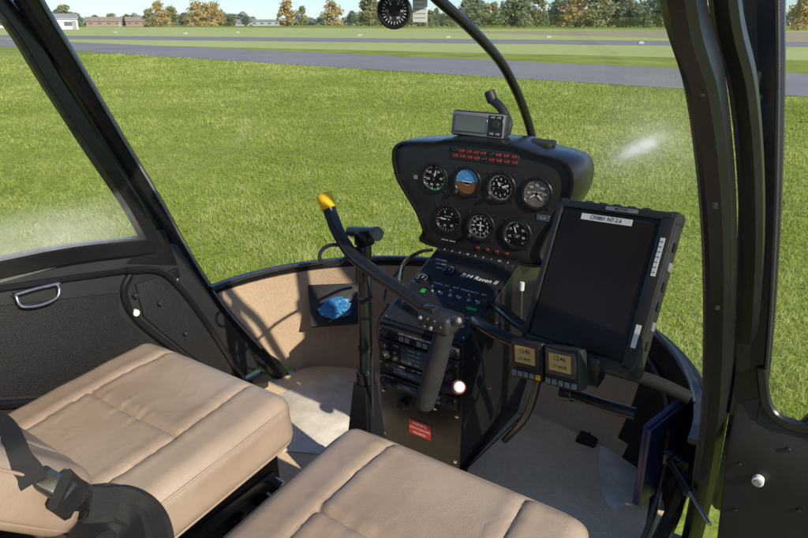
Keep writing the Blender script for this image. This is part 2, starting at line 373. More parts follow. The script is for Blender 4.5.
# ---------------- right door, swung open
YD=1.09
MR=Matrix(((1,0,0,0),(0,0,-1,YD),(0,1,0,H),(0,0,0,1)))
def XZ(px,py,Y=YD):
    p=HY(px,py,Y); return (p.x,p.z-H)
b=B()
def PR(px,py,dy=0.): p=HY(px,py,YD); return p+Vector((0,-dy,0))
vb=[(757,-160),(762,-60),(763,20),(763,100),(761,200),(757,290),(751,370),(745,410)]
b.bar([PR(x,y,.01) for x,y in vb],(0,1,0),.056,.035,M_blk)
b.bar([PR(x+17,y,.03) for x,y in vb],(0,1,0),.006,.008,M_blk2)
q=[(738,395),(730,440),(724,490),(718,545),(716,620)]
xz=[XZ(*a) for a in q]; bot=xz[-1][1]
poly=xz+[(1.55,bot),(1.62,-.52),(.86,-.515)]+[XZ(x,y) for x,y in((800,419),(784,414),(772,404),(765,388))]
b.prism(poly,MR,.03,M_blk2,.006)
b.bar([PR(x,y,.032) for x,y in((764,360),(768,390),(776,405),(792,415),(812,420),(900,440),(1200,512))],(0,1,0),.016,.012,M_blk)
b.bar([Vector((1.58,YD-.01,H-.55)),Vector((1.45,YD-.01,H+.25))],(0,1,0),.05,.035,M_blk,straight=True)
b.bar([Vector((1.46,YD-.01,H+.25)),Vector((.62,YD-.01,H+.30))],(0,1,0),.05,.035,M_blk,straight=True)
for px,py in((742,455),(738,500),(790,440),(800,500)):
    c=PR(px,py,.028); b.cyl(c,c+Vector((0,-.006,0)),.004,M_blk,n=12)
b.box(PR(755,82,.03),(.02,.02,.035),M_blk,r=.004); b.box(PR(757,96,.03),(.02,.02,.012),M_blk,r=.003)
rd=b.obj('door',heli,label='black door with clear window, swung wide open')
b=B(); pg=[(1.57,-.54),(1.45,.25),(.66,.29)]+[XZ(x,y) for x,y in vb]
pg+= [XZ(765,412),(.86,-.52)]
b.add([Vector((x,YD-.005,H+z)) for x,z in pg],[list(range(len(pg)))],glassmat('open_door_acrylic',.015,(),.02)); b.obj('door_window',rd)
b=B(); c=PR(761,469,.03); b.cyl(c,c+Vector((0,-.012,0)),.009,M_white,n=20); b.cyl(c+Vector((0,-.0118,0)),c+Vector((0,-.016,0)),.006,M_grey,n=16); b.obj('door_knob',rd)
b=B(); a=T(668,458,1.36); c=PR(712,518,.02); mid=a.lerp(c,.55)
b.cyl(a,mid,.0075,M_blk,n=14); b.cyl(mid,c,.004,M_silver,n=12); b.cyl(a+Vector((0,0,.012)),a-Vector((0,0,.012)),.011,M_blk,n=14); b.box(a+Vector((.02,.0,0)),(.05,.02,.02),M_blk,r=.004)
b.obj('door_strut',heli)
# ---------------- seats
def rgrid(half,r,n):
    idx={};vs=[];fs=[]
    hx,hy,hz=half
    def g(p):
        k=tuple(round(c,5) for c in p)
        if k in idx: return idx[k]
        P=[p[i]*half[i] for i in range(3)]
        Q=[max(-(half[i]-r),min(half[i]-r,P[i])) for i in range(3)]
        d=Vector([P[i]-Q[i] for i in range(3)])
        if d.length>1e-9: d.normalize()
        vs.append(Vector(Q)+d*r); idx[k]=len(vs)-1; return idx[k]
    nn=[n,n,max(8,int(n*hz/hx))]
    for ax in range(3):
        for s in(-1,1):
            a,bx=[i for i in range(3) if i!=ax]
            na,nb=nn[a],nn[bx]
            for i in range(na):
                for j in range(nb):
                    q=[]
                    for di,dj in((0,0),(1,0),(1,1),(0,1)):
                        p=[0,0,0]; p[ax]=s; p[a]=-1+2*(i+di)/na; p[bx]=-1+2*(j+dj)/nb; q.append(g(p))
                    fs.append(q)
    return vs,fs
def cushion(b,half,r,M,seams,n=130,crown=.008,seed=0,pipe=True,mat=None):
    vs,fs=rgrid(half,r,n); hx,hy,hz=half
    gs=lambda d,w: math.exp(-(d/w)**2)
    for p in vs:
        u,v=p.x/hx,p.y/hy; w=max(0,min(1,(p.z/hz+.2)/1.1))
        z=crown*(1-u*u)*(1-v*v*.8)
        for kind,c,k,lo,hi in seams:
            if kind=='u':
                dd=u-(c+k*v*v); ok=lo<=v<=hi; al=v
            else:
                dd=v-(c+k*u*u); ok=lo<=u<=hi; al=u
            if ok:
                z-=.0052*gs(dd,.011)+.0022*gs(dd,.04); z+=.0014*gs(abs(dd)-.08,.05)
                z+=.0009*gs(dd,.12)*math.sin(al*26+6*noise.noise(Vector((al*5,c,seed))))
        q=Vector((u*2.2+seed,v*3.0,seed*1.7)); 
        z+=.0020*noise.noise(q)
        rg=noise.noise(Vector((u*4+noise.noise(q)*2.5,v*2.0+noise.noise(q*1.7),seed)))
        z+=.0010*(1-min(1,abs(rg)*4))*max(0,noise.noise(q*1.3)+.2)
        z-=.006*math.exp(-((u/.5)**2+((v+.25)/.55)**2))
        p.z+=w*z
        s=1+.008*noise.noise(Vector((u*2,v*2,p.z*20+seed))); p.x*=s; p.y*=s
    b.add(vs,fs,mat or M_leath,M)
    if pipe:
        for zz in (hz-r*.55,-hz+r*.5):
            pts=[]
            for k in range(160):
                a=2*math.pi*k/160
                x=math.cos(a);y=math.sin(a); e=.16
                pts.append(M@Vector((math.copysign(abs(x)**e,x)*(hx-.002),math.copysign(abs(y)**e,y)*(hy-.002),zz)))
            b.tube(pts,.0026,M_leath,8,closed=True)
def seat(cx,seed,yb,zb,lab):
    b=B()
    b.box((cx,.585,H-1.0),(.44,.50,.235),M_blk2,r=.012)
    b.box((cx,.84,H-1.02),(.40,.02,.16),M_blk,r=.004)
    for sx in(-.18,.18):
        for zz in(-.97,-1.08): b.cyl((cx+sx,.845,H+zz),(cx+sx,.856,H+zz),.006,M_dsilver,n=12)
    b.box((cx+.221,.62,H-.93),(.010,.38,.03),M_dsilver,r=.002)
    b.box((cx+.226,.70,H-.98),(.02,.03,.05),M_blk,r=.005); b.cyl((cx+.215,.76,H-.96),(cx+.25,.76,H-.96),.012,M_blk,n=16); b.box((cx+.225,.55,H-1.0),(.016,.09,.03),M_grey,r=.004)
    b.cyl((cx+.215,.80,H-.93),(cx+.262,.80,H-.93),.009,M_silver,n=16); b.box((cx+.24,.82,H-.99),(.05,.05,.04),M_blk,r=.006); b.tube([(cx+.23,.78,H-.95),(cx+.26,.80,H-.99),(cx+.25,.84,H-1.05),(cx+.22,.8,H-1.1)],.003,M_white,8)
    base=b.obj('seat',heli,label=lab)
    M=Matrix.Translation((cx,.63,H-.822))@Matrix.Rotation(rad(4.5),4,'X')
    b=B(); cushion(b,(.252,.238,.064),.038,M,[('u',.58,-.05,-.9,.98),('u',-.58,.05,-.9,.98),('v',.05,.03,-.57,.57)],seed=seed)
    b.obj('cushion',base,ang=80)
    o_=(cx,yb-.20,H+zb)
    Mb=frame(o_,(1,0,0),(0,-.71,.70))
    if (Mb.to_3x3()@Vector((0,0,1))).y<0: Mb=frame(o_,(-1,0,0),(0,-.71,.70))
    b=B(); cushion(b,(.248,.27,.055),.040,Mb,[('u',.58,0,-.9,.9),('u',-.58,0,-.9,.9),('v',.0,0,-.56,.56)],seed=seed+4,n=80)
    b.obj('backrest',base,ang=80)
    return base
s1=seat(-.318,1.3,.415,-.535,'tan leather front seat beside the closed door')
s2=seat(.336,7.1,.33,-.56,'tan leather front seat beside the open door')
bpy.context.view_layer.update()
def surf(px,py,lift=.012):
    d=ray(px,py).normalized(); ok,loc,nor,_,_,_=sc.ray_cast(bpy.context.evaluated_depsgraph_get(),CAM,d)
    if not ok: return T(px,py,1.0),Vector((0,0,1))
    if nor.dot(d)>0: nor=-nor
    return loc+nor*lift,nor
c,nr=surf(48,484,.012); xd_=(T(72,500,1.1)-T(25,472,1.1)); M=frame(c,xd_,nr.cross(xd_));
if (M.to_3x3()@Vector((0,0,1))).dot(nr)<0: M=M@Matrix.Rotation(math.pi,4,'X')
b=B(); b.box((0,0,0),(.058,.034,.016),M_dsilver,M,r=.005,seg=3); b.box((0.002,0,.009),(.040,.028,.006),M_silver,M,r=.0025); b.box((-.042,0,-.002),(.032,.026,.005),M_silver,M,r=.002); b.obj('belt_buckle',heli)
sp1=[surf(x,y,.006)[0] for x,y in((-16,420),(0,432),(8,448),(14,462),(24,472),(34,479))]
b=B(); b.bar(sp1,(1,-.4,.6),.038,.004,M_belt,res=4); b.obj('seat_belt',heli)
# padded strap curving down between the seats
b=B(); b.bar([surf(60,491,.006)[0],T(78,502,1.0),T(98,504,1.02),T(122,504,1.04),T(142,514,1.04),T(154,534,1.02),T(158,570,.98)],(.15,-.55,.8),.060,.014,M_blk3,res=8,ch=.006)
b.bar([T(70,560,.95),T(92,534,1.0),T(112,524,1.03),T(130,532,1.03),T(138,575,.97)],(.15,-.75,.6),.075,.016,M_belt,res=8,ch=.006)
b.obj('belt_pad',heli)
# ---------------- instrument console
PY=1.57
b=B()
prof=[(1.25,-1.12),(1.25,-.735),(1.55,-.612),(1.72,-.612),(1.70,-1.12)]
MP=Matrix(((0,0,1,-.13),(1,0,0,0),(0,1,0,H),(0,0,0,1)))
b.prism(prof,MP,.26,M_blk,.006)
out=[(-.285,-.385),(-.283,-.352),(-.262,-.330),(-.22,-.322),(-.15,-.315),(-.11,-.306),(-.06,-.300),(.06,-.300),(.11,-.306),(.15,-.315),(.20,-.322),(.235,-.335),(.25,-.37),(.245,-.42),(.222,-.47),(.195,-.52),(.178,-.57),(.165,-.612),(-.165,-.612),(-.18,-.57),(-.205,-.52),(-.24,-.475),(-.272,-.43)]
op=[Vector((x,0,z)) for x,z in out]
sm=spline(op+[op[0]],4)[:-1]
MPn=Matrix(((1,0,0,0),(0,0,-1,PY),(0,1,0,H),(0,0,0,1)))
pl=[(p.x,p.z) for p in sm]
b.prism(pl,MPn,.012,M_panel,.003)
cx,cz=0,-.455
def prg(yy,s): 
    q=[Vector((cx+(x-cx)*s,yy,H+min(cz+(z-cz)*s,-.288) )) for x,z in pl]; return q+[q[0].copy()]
loft(b,[prg(PY-.020,1.03),prg(PY-.020,1.0),prg(PY-.004,1.0)],M_blk)
loft(b,[prg(y_,s_) for y_,s_ in((PY-.020,1.03),(PY-.012,1.045),(PY+.06,1.05),(PY+.14,1.02),(PY+.19,.92),(PY+.21,.7),(PY+.215,.3))],M_blk)
con=b.obj('instrument_console',heli,label='black mushroom-shaped instrument console on a pedestal')
def arc_ticks(b,M,r0,r1,n,a0,a1,w,mat,dz=.0012):
    for i in range(n):
        a=a0+(a1-a0)*i/(n-1); 
        R=M@Matrix.Rotation(a,4,'Z'); b.add([(r0,-w/2,dz),(r1,-w/2,dz),(r1,w/2,dz),(r0,w/2,dz)],[[0,1,2,3]],mat,R)
def disc(b,M,r,mat,dz,n=36,a0=0,a1=2*math.pi):
    vs=[(r*math.cos(a0+(a1-a0)*k/n),r*math.sin(a0+(a1-a0)*k/n),dz) for k in range(n+(0 if a1-a0>6.28 else 1))]
    b.add(vs,[list(range(len(vs)))],mat,M)
def band(b,M,r0,r1,a0,a1,mat,dz,n=16):
    vs=[];fs=[]
    for k in range(n+1):
        a=a0+(a1-a0)*k/n; vs+=[(r0*math.cos(a),r0*math.sin(a),dz),(r1*math.cos(a),r1*math.sin(a),dz)]
    for k in range(n): fs.append([2*k,2*k+1,2*k+3,2*k+2])
    b.add(vs,fs,mat,M)
def gauge(x,z,kind,r=.0405):
    M=frame((x,PY-.0125,H+z),(1,0,0),(0,0,1)); b=B()
    o=M@Vector((0,0,0)); ax=M.to_3x3()@Vector((0,0,1))
    b.lathe(o,ax,[(0,r+.004),(.004,r+.004),(.006,r+.002),(.006,r-.003),(.0015,r-.005)],M_blk,36,caps=False)
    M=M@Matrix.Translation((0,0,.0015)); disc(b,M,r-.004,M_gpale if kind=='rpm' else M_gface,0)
    for k in range(4):
        a=rad(45+90*k); p=M@Vector((math.cos(a)*(r+.010),math.sin(a)*(r+.010),-.001)); b.lathe(p,ax,[(0,.0032),(.0016,.003)],M_dsilver,10)
    R=r-.006
    def needle(ang,l,w=.0018):
        Q=M@Matrix.Rotation(ang,4,'Z'); b.add([(-l*.25,-w,.0024),(l*.7,-w,.0024),(l,0,.0024),(l*.7,w,.0024),(-l*.25,w,.0024)],[[0,1,2,3,4]],M_white,Q); disc(b,M,.0045,M_knob,.0028,16)
    if kind=='att':
        disc(b,M,R,M_blue,.0006,24,rad(4),rad(184)); disc(b,M,R,M_brown,.0007,24,rad(184),rad(364))
        b.box((0,0,.002),(.03,.0018,.0006),M_white,M); arc_ticks(b,M,R-.005,R,9,rad(20),rad(160),.0012,M_white)
        for k in(-1,1): b.box((0,k*.009,.0016),(.014,.0009,.0004),M_white,M); 
        disc(b,M,.008,M_gface,.0012,12,rad(200),rad(340))
    else:
        n={'asi':27,'vsi':21,'alt':51,'hdg':37,'man':25,'rpm':21}[kind]
        a0,a1={'asi':(rad(80),rad(-250)),'vsi':(rad(20),rad(340)),'alt':(0,rad(352.8)),'hdg':(0,rad(360)),'man':(rad(230),rad(-50)),'rpm':(rad(200),rad(-20))}[kind]
        arc_ticks(b,M,R-.004,R,n,a0,a1,.0009,M_white); 
        m=(n-1)//(3 if kind=='hdg' else 5)+1 if kind!='asi' else 10
        arc_ticks(b,M,R-.0065,R,m,a0,a1,.0016,M_white)
        labs={'asi':['20','40','60','80','100','120'],'vsi':['0','5','10','15','20'],'alt':['0','1','2','3','4','5','6','7','8','9'],'hdg':['N','3','6','E','12','15','S','21','24','W','30','33'],'man':['10','15','20','25','30'],'rpm':['60','80','90','100','110']}[kind]
        for i,t in enumerate(labs):
            full=kind in('alt','hdg'); 
            a=(rad(90)-2*math.pi*i/len(labs)) if full else a0+(a1-a0)*(i+.5)/len(labs)
            b.text(t,.0092,M,M_white,math.cos(a)*(R-.0125),math.sin(a)*(R-.0125),.0013)
        if kind=='asi': band(b,M,R-.0012,R+.001,rad(60),rad(-150),M_green,.0010); b.text('KNOTS',.0042,M,M_white,0,.009); needle(rad(75),.024)
        if kind=='vsi': b.text('VERTICAL SPEED',.0032,M,M_white,0,.008); needle(rad(180),.026)
        if kind=='alt': b.text('ALT',.005,M,M_white,.0,.010); needle(rad(20),.026); needle(rad(120),.017,.0026); b.box((.012,0,.0014),(.013,.006,.0006),M_grey,M)
        if kind=='hdg':
            b.box((0,0,.0022),(.003,.026,.0006),M_white,M); b.box((0,.003,.0022),(.022,.003,.0006),M_white,M); b.box((0,-.010,.0022),(.010,.002,.0006),M_white,M)
        if kind=='man': band(b,M,R-.0012,R+.001,rad(130),rad(40),M_green,.0010); b.text('MANIFOLD',.0040,M,M_white,0,-.004); b.text('IN HG',.0036,M,M_white,0,-.009); needle(rad(110),.024)
        if kind=='rpm': band(b,M,R-.0012,R+.001,rad(40),rad(10),M_green,.0010); b.text('ROTOR  ENGINE',.0036,M,M_white,0,.004); b.text('% RPM',.0042,M,M_white,0,-.006); needle(rad(215),.024); needle(rad(-40),.024)
    if kind in('alt','att','hdg'):
        p=M@Vector((-r*.78,-r*.78,0)); b.lathe(p,ax,[(0,.006),(.010,.006),(.012,.005)],M_knob,14)
    b.obj('gauge',con)
for x,z,k in((-.150,-.413,'asi'),(-.045,-.411,'att'),(.058,-.413,'alt'),(.161,-.416,'rpm'),(-.103,-.528,'vsi'),(.003,-.531,'hdg'),(.112,-.534,'man')): gauge(x,z,k)
MPF=frame((0,PY-.0125,H),(1,0,0),(0,0,1))
b=B(); b.box((0.002,-.3355,.0),(.205,.036,.0024),M_blk2,MPF,r=.001,seg=1)
for row,zz in enumerate((-.328,-.343)):
    for i in range(9):
        x=-.088+i*.0222+(0 if row==0 else .003)
        b.box((x,zz,.0018),(.0165,.0085,.002),M_red if (i+row)%5 else M_blk,MPF,r=.0006,seg=1)
        b.text(['OIL','CLUTCH','ALT','BRAKE','LOW RPM','FUEL','MR CHIP','TR CHIP','GOV'][i],.0038,MPF,M_grey,x,zz,.0030)
b.obj('annunciator_panel',con)
for i in range(4):
    b=B(); b.box((-.005+i*.030,-.596,.0012),(.011,.008,.0028),M_red,MPF,r=.001,seg=1); b.obj('warning_lamp',con)
b=B(); b.box((.182,-.478,.0),(.036,.016,.0022),M_screen2,MPF,r=.0008,seg=1); b.text('12 34',.008,MPF,M_lit,.182,-.478,.0016); b.obj('clock_display',con)
b=B(); b.text('ANTI-ICE   HEATER',.0055,MPF,M_white,-.10,-.592,.0006); b.obj('panel_legend',con)
b=B(); b.box((-.214,-.42,.0),(.016,.012,.0022),M_grey,MPF,r=.0008,seg=1); b.obj('panel_label',con)
# slope deck
SO=Vector((0,1.25,H-.735)); SD=Vector((0,.30,.123)); MS=frame(SO,(1,0,0),SD); LS=SD.length
b=B()
b.box((0,LS*.5,.002),(.245,LS*.93,.003),M_panel,MS,r=.001,seg=1)
def knob(b,M,x,y,r,h,mat=M_knob,z0=.003):
    p=M@Vector((x,y,z0)); ax=M.to_3x3()@Vector((0,0,1)); b.lathe(p,ax,[(0,r*1.15),(h*.25,r*1.15),(h*.3,r),(h*.9,r*.92),(h,r*.8)],mat,16)
def toggle(b,M,x,y,ang=.3,guard=None):
    p=M@Vector((x,y,.003)); ax=M.to_3x3()@Vector((0,0,1)); up=M.to_3x3()@Vector((0,1,0))
    b.lathe(p,ax,[(0,.0055),(.003,.0055)],M_silver,8); d=(ax+up*ang).normalized(); b.lathe(p,d,[(0,.0018),(.012,.0022),(.017,.0032),(.0185,.002)],M_silver,10)
b.text('R44 Raven II',.0205,MS,M_white,.055,LS*.70,.004,1.05,.22)
for i,t in enumerate(['CLUTCH','ALT','BATT','STROBE','NAV LT','POS']):
    x=-.045+i*.028; toggle(b,MS,x,LS*.44,.5*(-1)**i); b.text(t,.0072,MS,M_white,x,LS*.54,.004)
for i,t in enumerate(['OFF','L','R','BOTH','START']): b.text(t,.008,MS,M_white,-.085+.024*math.cos(2.6-i*.6),LS*.24+.026*math.sin(2.6-i*.6),.004)
knob(b,MS,-.085,LS*.22,.012,.014); b.box((-.085,LS*.22,.022),(.004,.02,.012),M_silver,MS,r=.001)
for i,t in enumerate(['LDG LT','GOV','PANEL','AVIONICS','HYD']):
    x=-.02+i*.029; toggle(b,MS,x,LS*.16,-.4); b.text(t,.0070,MS,M_white,x,LS*.26,.004)
for i in range(9): knob(b,MS,-.10+i*.025,LS*.90,.0045,.004,M_knob); b.text(['2','5','5','10','3','5','1','7.5','5'][i],.008,MS,M_white,-.10+i*.025,LS*.96,.004)
b.box((.088,LS*.36,.004),(.028,.008,.002),M_green,MS); b.box((.03,LS*.355,.004),(.02,.006,.002),M_red,MS); b.box((.035,LS*.07,.004),(.05,.006,.002),M_white,MS); b.box((-.07,LS*.42,.004),(.012,.014,.002),M_green,MS)
for i,t in enumerate(['ENG PRIMER','CARB HEAT','LIGHTS']): b.text(t,.0066,MS,M_white,-.085+i*.006,LS*(.82-.05*i),.004)
knob(b,MS,.11,LS*.44,.008,.016,M_knob)
for (x,y) in((-.116,.02),(.116,.02),(-.116,LS-.02),(.116,LS-.02),(-.116,LS*.5)): knob(b,MS,x,y,.003,.0015,M_silver)
b.obj('switch_panel',con)
for (x,y) in((-.098,LS*.56),(-.042,LS*.72)):
    M=MS@Matrix.Translation((x,y,.004)); b=B(); ax=MS.to_3x3()@Vector((0,0,1)); o=M@Vector((0,0,0))
    b.lathe(o,ax,[(0,.020),(.004,.020),(.005,.018),(.002,.0165)],M_blk,24,caps=False); disc(b,M,.0168,M_gface,.002)
    arc_ticks(b,M,.011,.0155,11,rad(210),rad(-30),.0011,M_white,.0026); Q=M@Matrix.Rotation(rad(70),4,'Z'); b.add([(-.002,-.0013,.003),(.012,0,.003),(-.002,.0013,.003)],[[0,1,2]],M_white,Q)
    b.obj('gauge',con)
MF=frame((0,1.25,H),(1,0,0),(0,0,1))
def radio(z,h,kind):
    b=B(); b.box((0,z,.006),(.240,h-.003,.014),M_panel,MF,r=.002,seg=1)
    for sx_ in(-1,1): knob(b,MF,sx_*.114,z+h*.28,.0025,.0015,M_silver,.013)
    if kind=='gps':
        b.box((-.008,z,.0135),(.080,h*.82,.003),M_screen2,MF,r=.001)
        for i_,t_ in enumerate(['127.35  118','119.70 NAV','113.95 270','GPS   ENR']): b.text(t_,.0078,MF,M_lit,-.008,z+.018-.012*i_,.0156)
        for k in range(5):
            b.box((.046,z-.022+k*.011,.0145),(.014,.007,.004),M_grey,MF,r=.001,seg=1)
            b.box((.066,z-.022+k*.011,.0145),(.014,.007,.004),M_blk,MF,r=.001,seg=1)
        knob(b,MF,.095,z+.014,.009,.018,z0=.013); knob(b,MF,.095,z-.014,.012,.020,z0=.013)
        knob(b,MF,-.095,z+.016,.008,.016,z0=.013); knob(b,MF,-.095,z-.012,.012,.020,z0=.013); knob(b,MF,-.065,z-.016,.006,.012,z0=.013); knob(b,MF,-.065,z+.002,.005,.010,z0=.013)
        b.text('COM',.007,MF,M_white,-.065,z+.018,.0136)
    elif kind=='com':
        b.box((-.03,z-.002,.0135),(.085,h*.42,.003),M_screen2,MF,r=.001); b.text('118.05 121.5',.0085,MF,M_lit,-.03,z-.002,.0156)
        knob(b,MF,.09,z,.012,.018,z0=.013); knob(b,MF,.060,z-.004,.007,.014,z0=.013); knob(b,MF,.036,z-.004,.006,.012,z0=.013); knob(b,MF,-.100,z,.009,.014,z0=.013); b.text('COMM            USE    STBY',.006,MF,M_white,-.02,z+h*.36,.0136)
    elif kind=='audio':
        for k in range(8): b.box((-.065+k*.018,z-.003,.015),(.013,h*.38,.005),M_grey if k%3 else M_blk,MF,r=.001,seg=1)
        b.text('COM1 COM2 NAV1 DME MKR ADF',.0075,MF,M_white,0,z+h*.30,.0136); knob(b,MF,-.098,z,.009,.016,z0=.013); knob(b,MF,.098,z,.009,.016,z0=.013)
    elif kind=='xpdr':
        b.box((-.03,z-.001,.0135),(.060,h*.42,.003),M_screen2,MF,r=.001); b.text('7000',.011,MF,M_lit,-.03,z-.001,.0156)
        for k in range(8): knob(b,MF,.02+(k%4)*.016,z+.006-(k//4)*.014,.0045,.006,M_grey,.013)
        knob(b,MF,-.092,z,.011,.018,z0=.013); knob(b,MF,-.070,z-.002,.005,.010,z0=.013); knob(b,MF,.1,z,.009,.018,z0=.013); b.text('ALT  ON  SBY',.006,MF,M_white,-.09,z+h*.38,.0136)
    b.obj('radio',con)
radio(-.757,.032,'audio'); radio(-.805,.060,'gps'); radio(-.857,.040,'com'); radio(-.899,.038,'xpdr')
c=HY(420,429,1.25); b=B(); b.box((c.x,c.z-H,.001),(.068,.046,.002),M_redp,MF,r=.0008,seg=1)
for k,t in enumerate(['WARNING','LOW-G PUSHOVERS','PROHIBITED']): b.text(t,.0085 if k else .011,MF,M_white,c.x,c.z-H+.013-.014*k,.0026,.85)
b.obj('warning_placard',con)
for (x,z) in((-.115,-.94),(.115,-.94),(-.115,-1.08),(.115,-1.08),(.05,-.94)):
    b=B(); knob(b,MF,x,z,.0045,.003,M_silver,0); b.obj('fastener',con)
for (y,z) in((1.3,-.79),(1.42,-.74),(1.3,-1.05),(1.5,-1.05),(1.4,-.93)):
    b=B(); b.cyl((.1295,y,H+z),(.1335,y,H+z),.0045,M_dsilver,n=10); b.obj('fastener',con)
b=B(); b.cyl((-.05,1.235,H-.96),(-.05,1.251,H-.96),.014,M_blk,n=18); b.obj('headset_jack',con)
b=B(); a=HY(522,286,1.42); b.cyl(HY(521,322,1.42),a,.003,M_silver,n=10); b.cyl(a-Vector((0,0,.012)),a+Vector((0,0,.01)),.006,M_white,n=14); b.box(HY(521,322,1.42),(.02,.02,.02),M_blk,r=.003); b.obj('control_rod',heli)
b=B(); a=HY(459,387,1.12); e=V(.10,1.25,-.86); b.cyl(a,e,.0035,M_silver,n=10); d=(e-a).normalized(); b.lathe(a-d*.008,d,[(0,.008),(.003,.012),(.008,.013),(.010,.011)],M_white,20); b.lathe(a+d*.002,d,[(0,.0155),(.004,.0170),(.012,.0160),(.016,.011)],M_red,20)
b.obj('mixture_knob',heli,label='white and red push-pull knob')
# ---------------- cyclic
b=B()
b.cyl(V(0,1.02,-1.12),V(0,1.03,-.41),.0150,M_blk,n=20)
def frust(b,c0,s0,c1,s1,mat):
    vs=[Vector(c0)+Vector((sx*s0[0],sy_*s0[1],0)) for sx,sy_ in((-1,-1),(1,-1),(1,1),(-1,1))]+[Vector(c1)+Vector((sx*s1[0],sy_*s1[1],0)) for sx,sy_ in((-1,-1),(1,-1),(1,1),(-1,1))]
    bm=bmesh.new(); q=[bm.verts.new(v) for v in vs]
    for f in([3,2,1,0],[4,5,6,7],[0,1,5,4],[1,2,6,5],[2,3,7,6],[3,0,4,7]): bm.faces.new([q[i] for i in f])
    bmesh.ops.bevel(bm,geom=bm.edges[:],offset=.006,segments=2,affect='EDGES'); b.bm(bm,mat)
frust(b,V(0,1.02,-1.12),(.050,.050),V(0,1.02,-.93),(.040,.038),M_blk)
frust(b,V(0,1.02,-.93),(.037,.034),V(0,1.022,-.76),(.021,.021),M_blk)
b.cyl(V(0,1.022,-.765),V(0,1.022,-.735),.022,M_blk,n=20)
b.box(V(-.0,1.03,-.425),(.034,.034,.03),M_blk,r=.006); 
b.cyl(V(-.055,1.05,-.424),V(.040,1.02,-.402),.0115,M_blk,n=20); b.cyl(V(.034,1.02,-.405),V(.046,1.016,-.403),.0150,M_dsilver,n=20)
b.box(V(.006,1.015,-.475),(.022,.03,.08),M_blk,r=.004)
for zz in(-.56,-.68): b.cyl(V(0,1.026,zz-.006),V(0,1.026,zz+.006),.0172,M_blk3,n=20)
st=b.obj('cyclic_stick',heli,label='black centre cyclic stick with teetering bar')
tb=[HY(328,206,1.00),HY(338,232,.995),HY(352,254,.985),HY(374,272,.965),HY(403,292,.945),HY(430,310,.93),HY(460,321,.92)]
b=B(); b.tube(tb,.0138,M_blk,18,8); b.obj('teeter_bar',st)
b=B(); d=(tb[0]-tb[1]).normalized(); b.lathe(tb[0]-d*.006,d,[(0,.0150),(.001,.0164),(.0305,.0164),(.032,.0150)],M_yel,28); b.obj('end_cap',st,ang=30)
b=B(); c=HY(438,321,.90); MC=frame(c,(HY(462,330,.89)-HY(414,314,.91)),(0,0,1))
b.box((0,0,0),(.072,.034,.036),M_blk2,MC,r=.008,seg=3)
for k,(x,y) in enumerate(((-.025,.006),(-.008,.008),(.008,.008),(-.016,-.008),(.0,-.008),(.022,.0))): knob(b,MC,x,y,.0034,.005,M_grey if k in(0,4) else M_knob,.0170)
b.cyl(MC@Vector((.030,.006,0)),MC@Vector((.048,.014,.0)),.008,M_knob,n=16); b.cyl(MC@Vector((.046,.013,0)),MC@Vector((.050,.015,.0)),.005,M_grey,n=16)
b.box((-.015,.018,.0),(.026,.016,.022),M_blk,MC,r=.004); b.obj('control_box',st)
b=B(); g0=HY(446,326,.90); g1=HY(424,408,.88); d=(g1-g0); L=d.length
pr=[(0,.015),(.004,.0175)]
for k in range(22): a=.008+k*(L-.02)/22; pr+=[(a,.0178+.0022*math.sin(k/22*3.1)),(a+.0025,.0170+.0022*math.sin(k/22*3.1))]
pr+=[(L-.006,.017),(L,.012)]
b.lathe(g0,d,pr,M_blk3,24); b.obj('hand_grip',st)
b=B(); c=T(333,255,1.36); n=24; u=(T(345,255,1.36)-c).normalized(); w=Vector((0,.3,.9)).normalized()
b.tube([c+(u*math.cos(2*math.pi*k/n)*.028+w*math.sin(2*math.pi*k/n)*.022) for k in range(n)],.0042,M_blk,8,closed=True); b.obj('friction_ring',st)
b=B(); b.tube([tb[4]+Vector((0,-.0,.012)),T(400,282,1.36),T(405,262,1.55),T(420,252,1.75),T(432,250,1.80)],.005,M_blk,8)
b.tube([T(388,305,1.3),T(378,325,1.45),T(380,350,1.65),T(386,372,1.70)],.003,M_blk3,8)
b.tube([V(.03,1.0,-.46),V(.05,.98,-.6),V(.035,1.0,-.75),V(.02,1.02,-.9)],.003,M_blk3,8)
b.tube([T(405,262,1.5),T(398,272,1.5),T(388,284,1.45),T(384,300,1.42)],.003,M_blk3,8)
b.obj('cable',st)
b=B(); b.tube([V(.13,1.28,-.70),V(.2,1.22,-.78),V(.17,1.2,-.9),V(.13,1.26,-.98)],.003,M_blk3,8); b.obj('cable',con)
# ---------------- compass on post
b=B(); c=HY(396,11,1.27); ax=(CAM-c).normalized(); ax=Vector((ax.x*.6,ax.y,ax.z*.3)).normalized()
b.lathe(c-ax*.03,ax,[(0,.02),(.008,.033),(.045,.038),(.052,.038),(.054,.034),(.049,.031)],M_blk,30,caps=False); b.lathe(c-ax*.03,ax,[(0,.02),(.0005,.001)],M_blk,30,caps=False)
b.tube([c+Vector((0,.0,.03)),c+Vector((.03,.02,.05)),V(0,1.25,.075)],.007,M_blk,8)
cp_=b.obj('compass',heli)
b=B(); Mx=frame(c+ax*.017,ax.cross(Vector((0,0,1)))*-1,(0,0,1)); 
disc(b,Mx,.0315,M_gface,0); band(b,Mx,.012,.026,0,2*math.pi,M_blk3,.0004,30); arc_ticks(b,Mx,.022,.028,24,0,rad(345),.0012,M_white,.0006)
for k,t in enumerate('N,3,E,12,S,W'.split(',')): b.text(t,.008,Mx,M_white,.017*math.cos(k*1.05),.017*math.sin(k*1.05),.0008)
b.obj('compass_card',cp_)
b=B(); c2=HY(420,9,1.29); Mx=frame(c2,(1,.25,0),(0,0,1)); b.box((0,0,0),(.034,.055,.002),M_white,Mx,r=.001,seg=1)
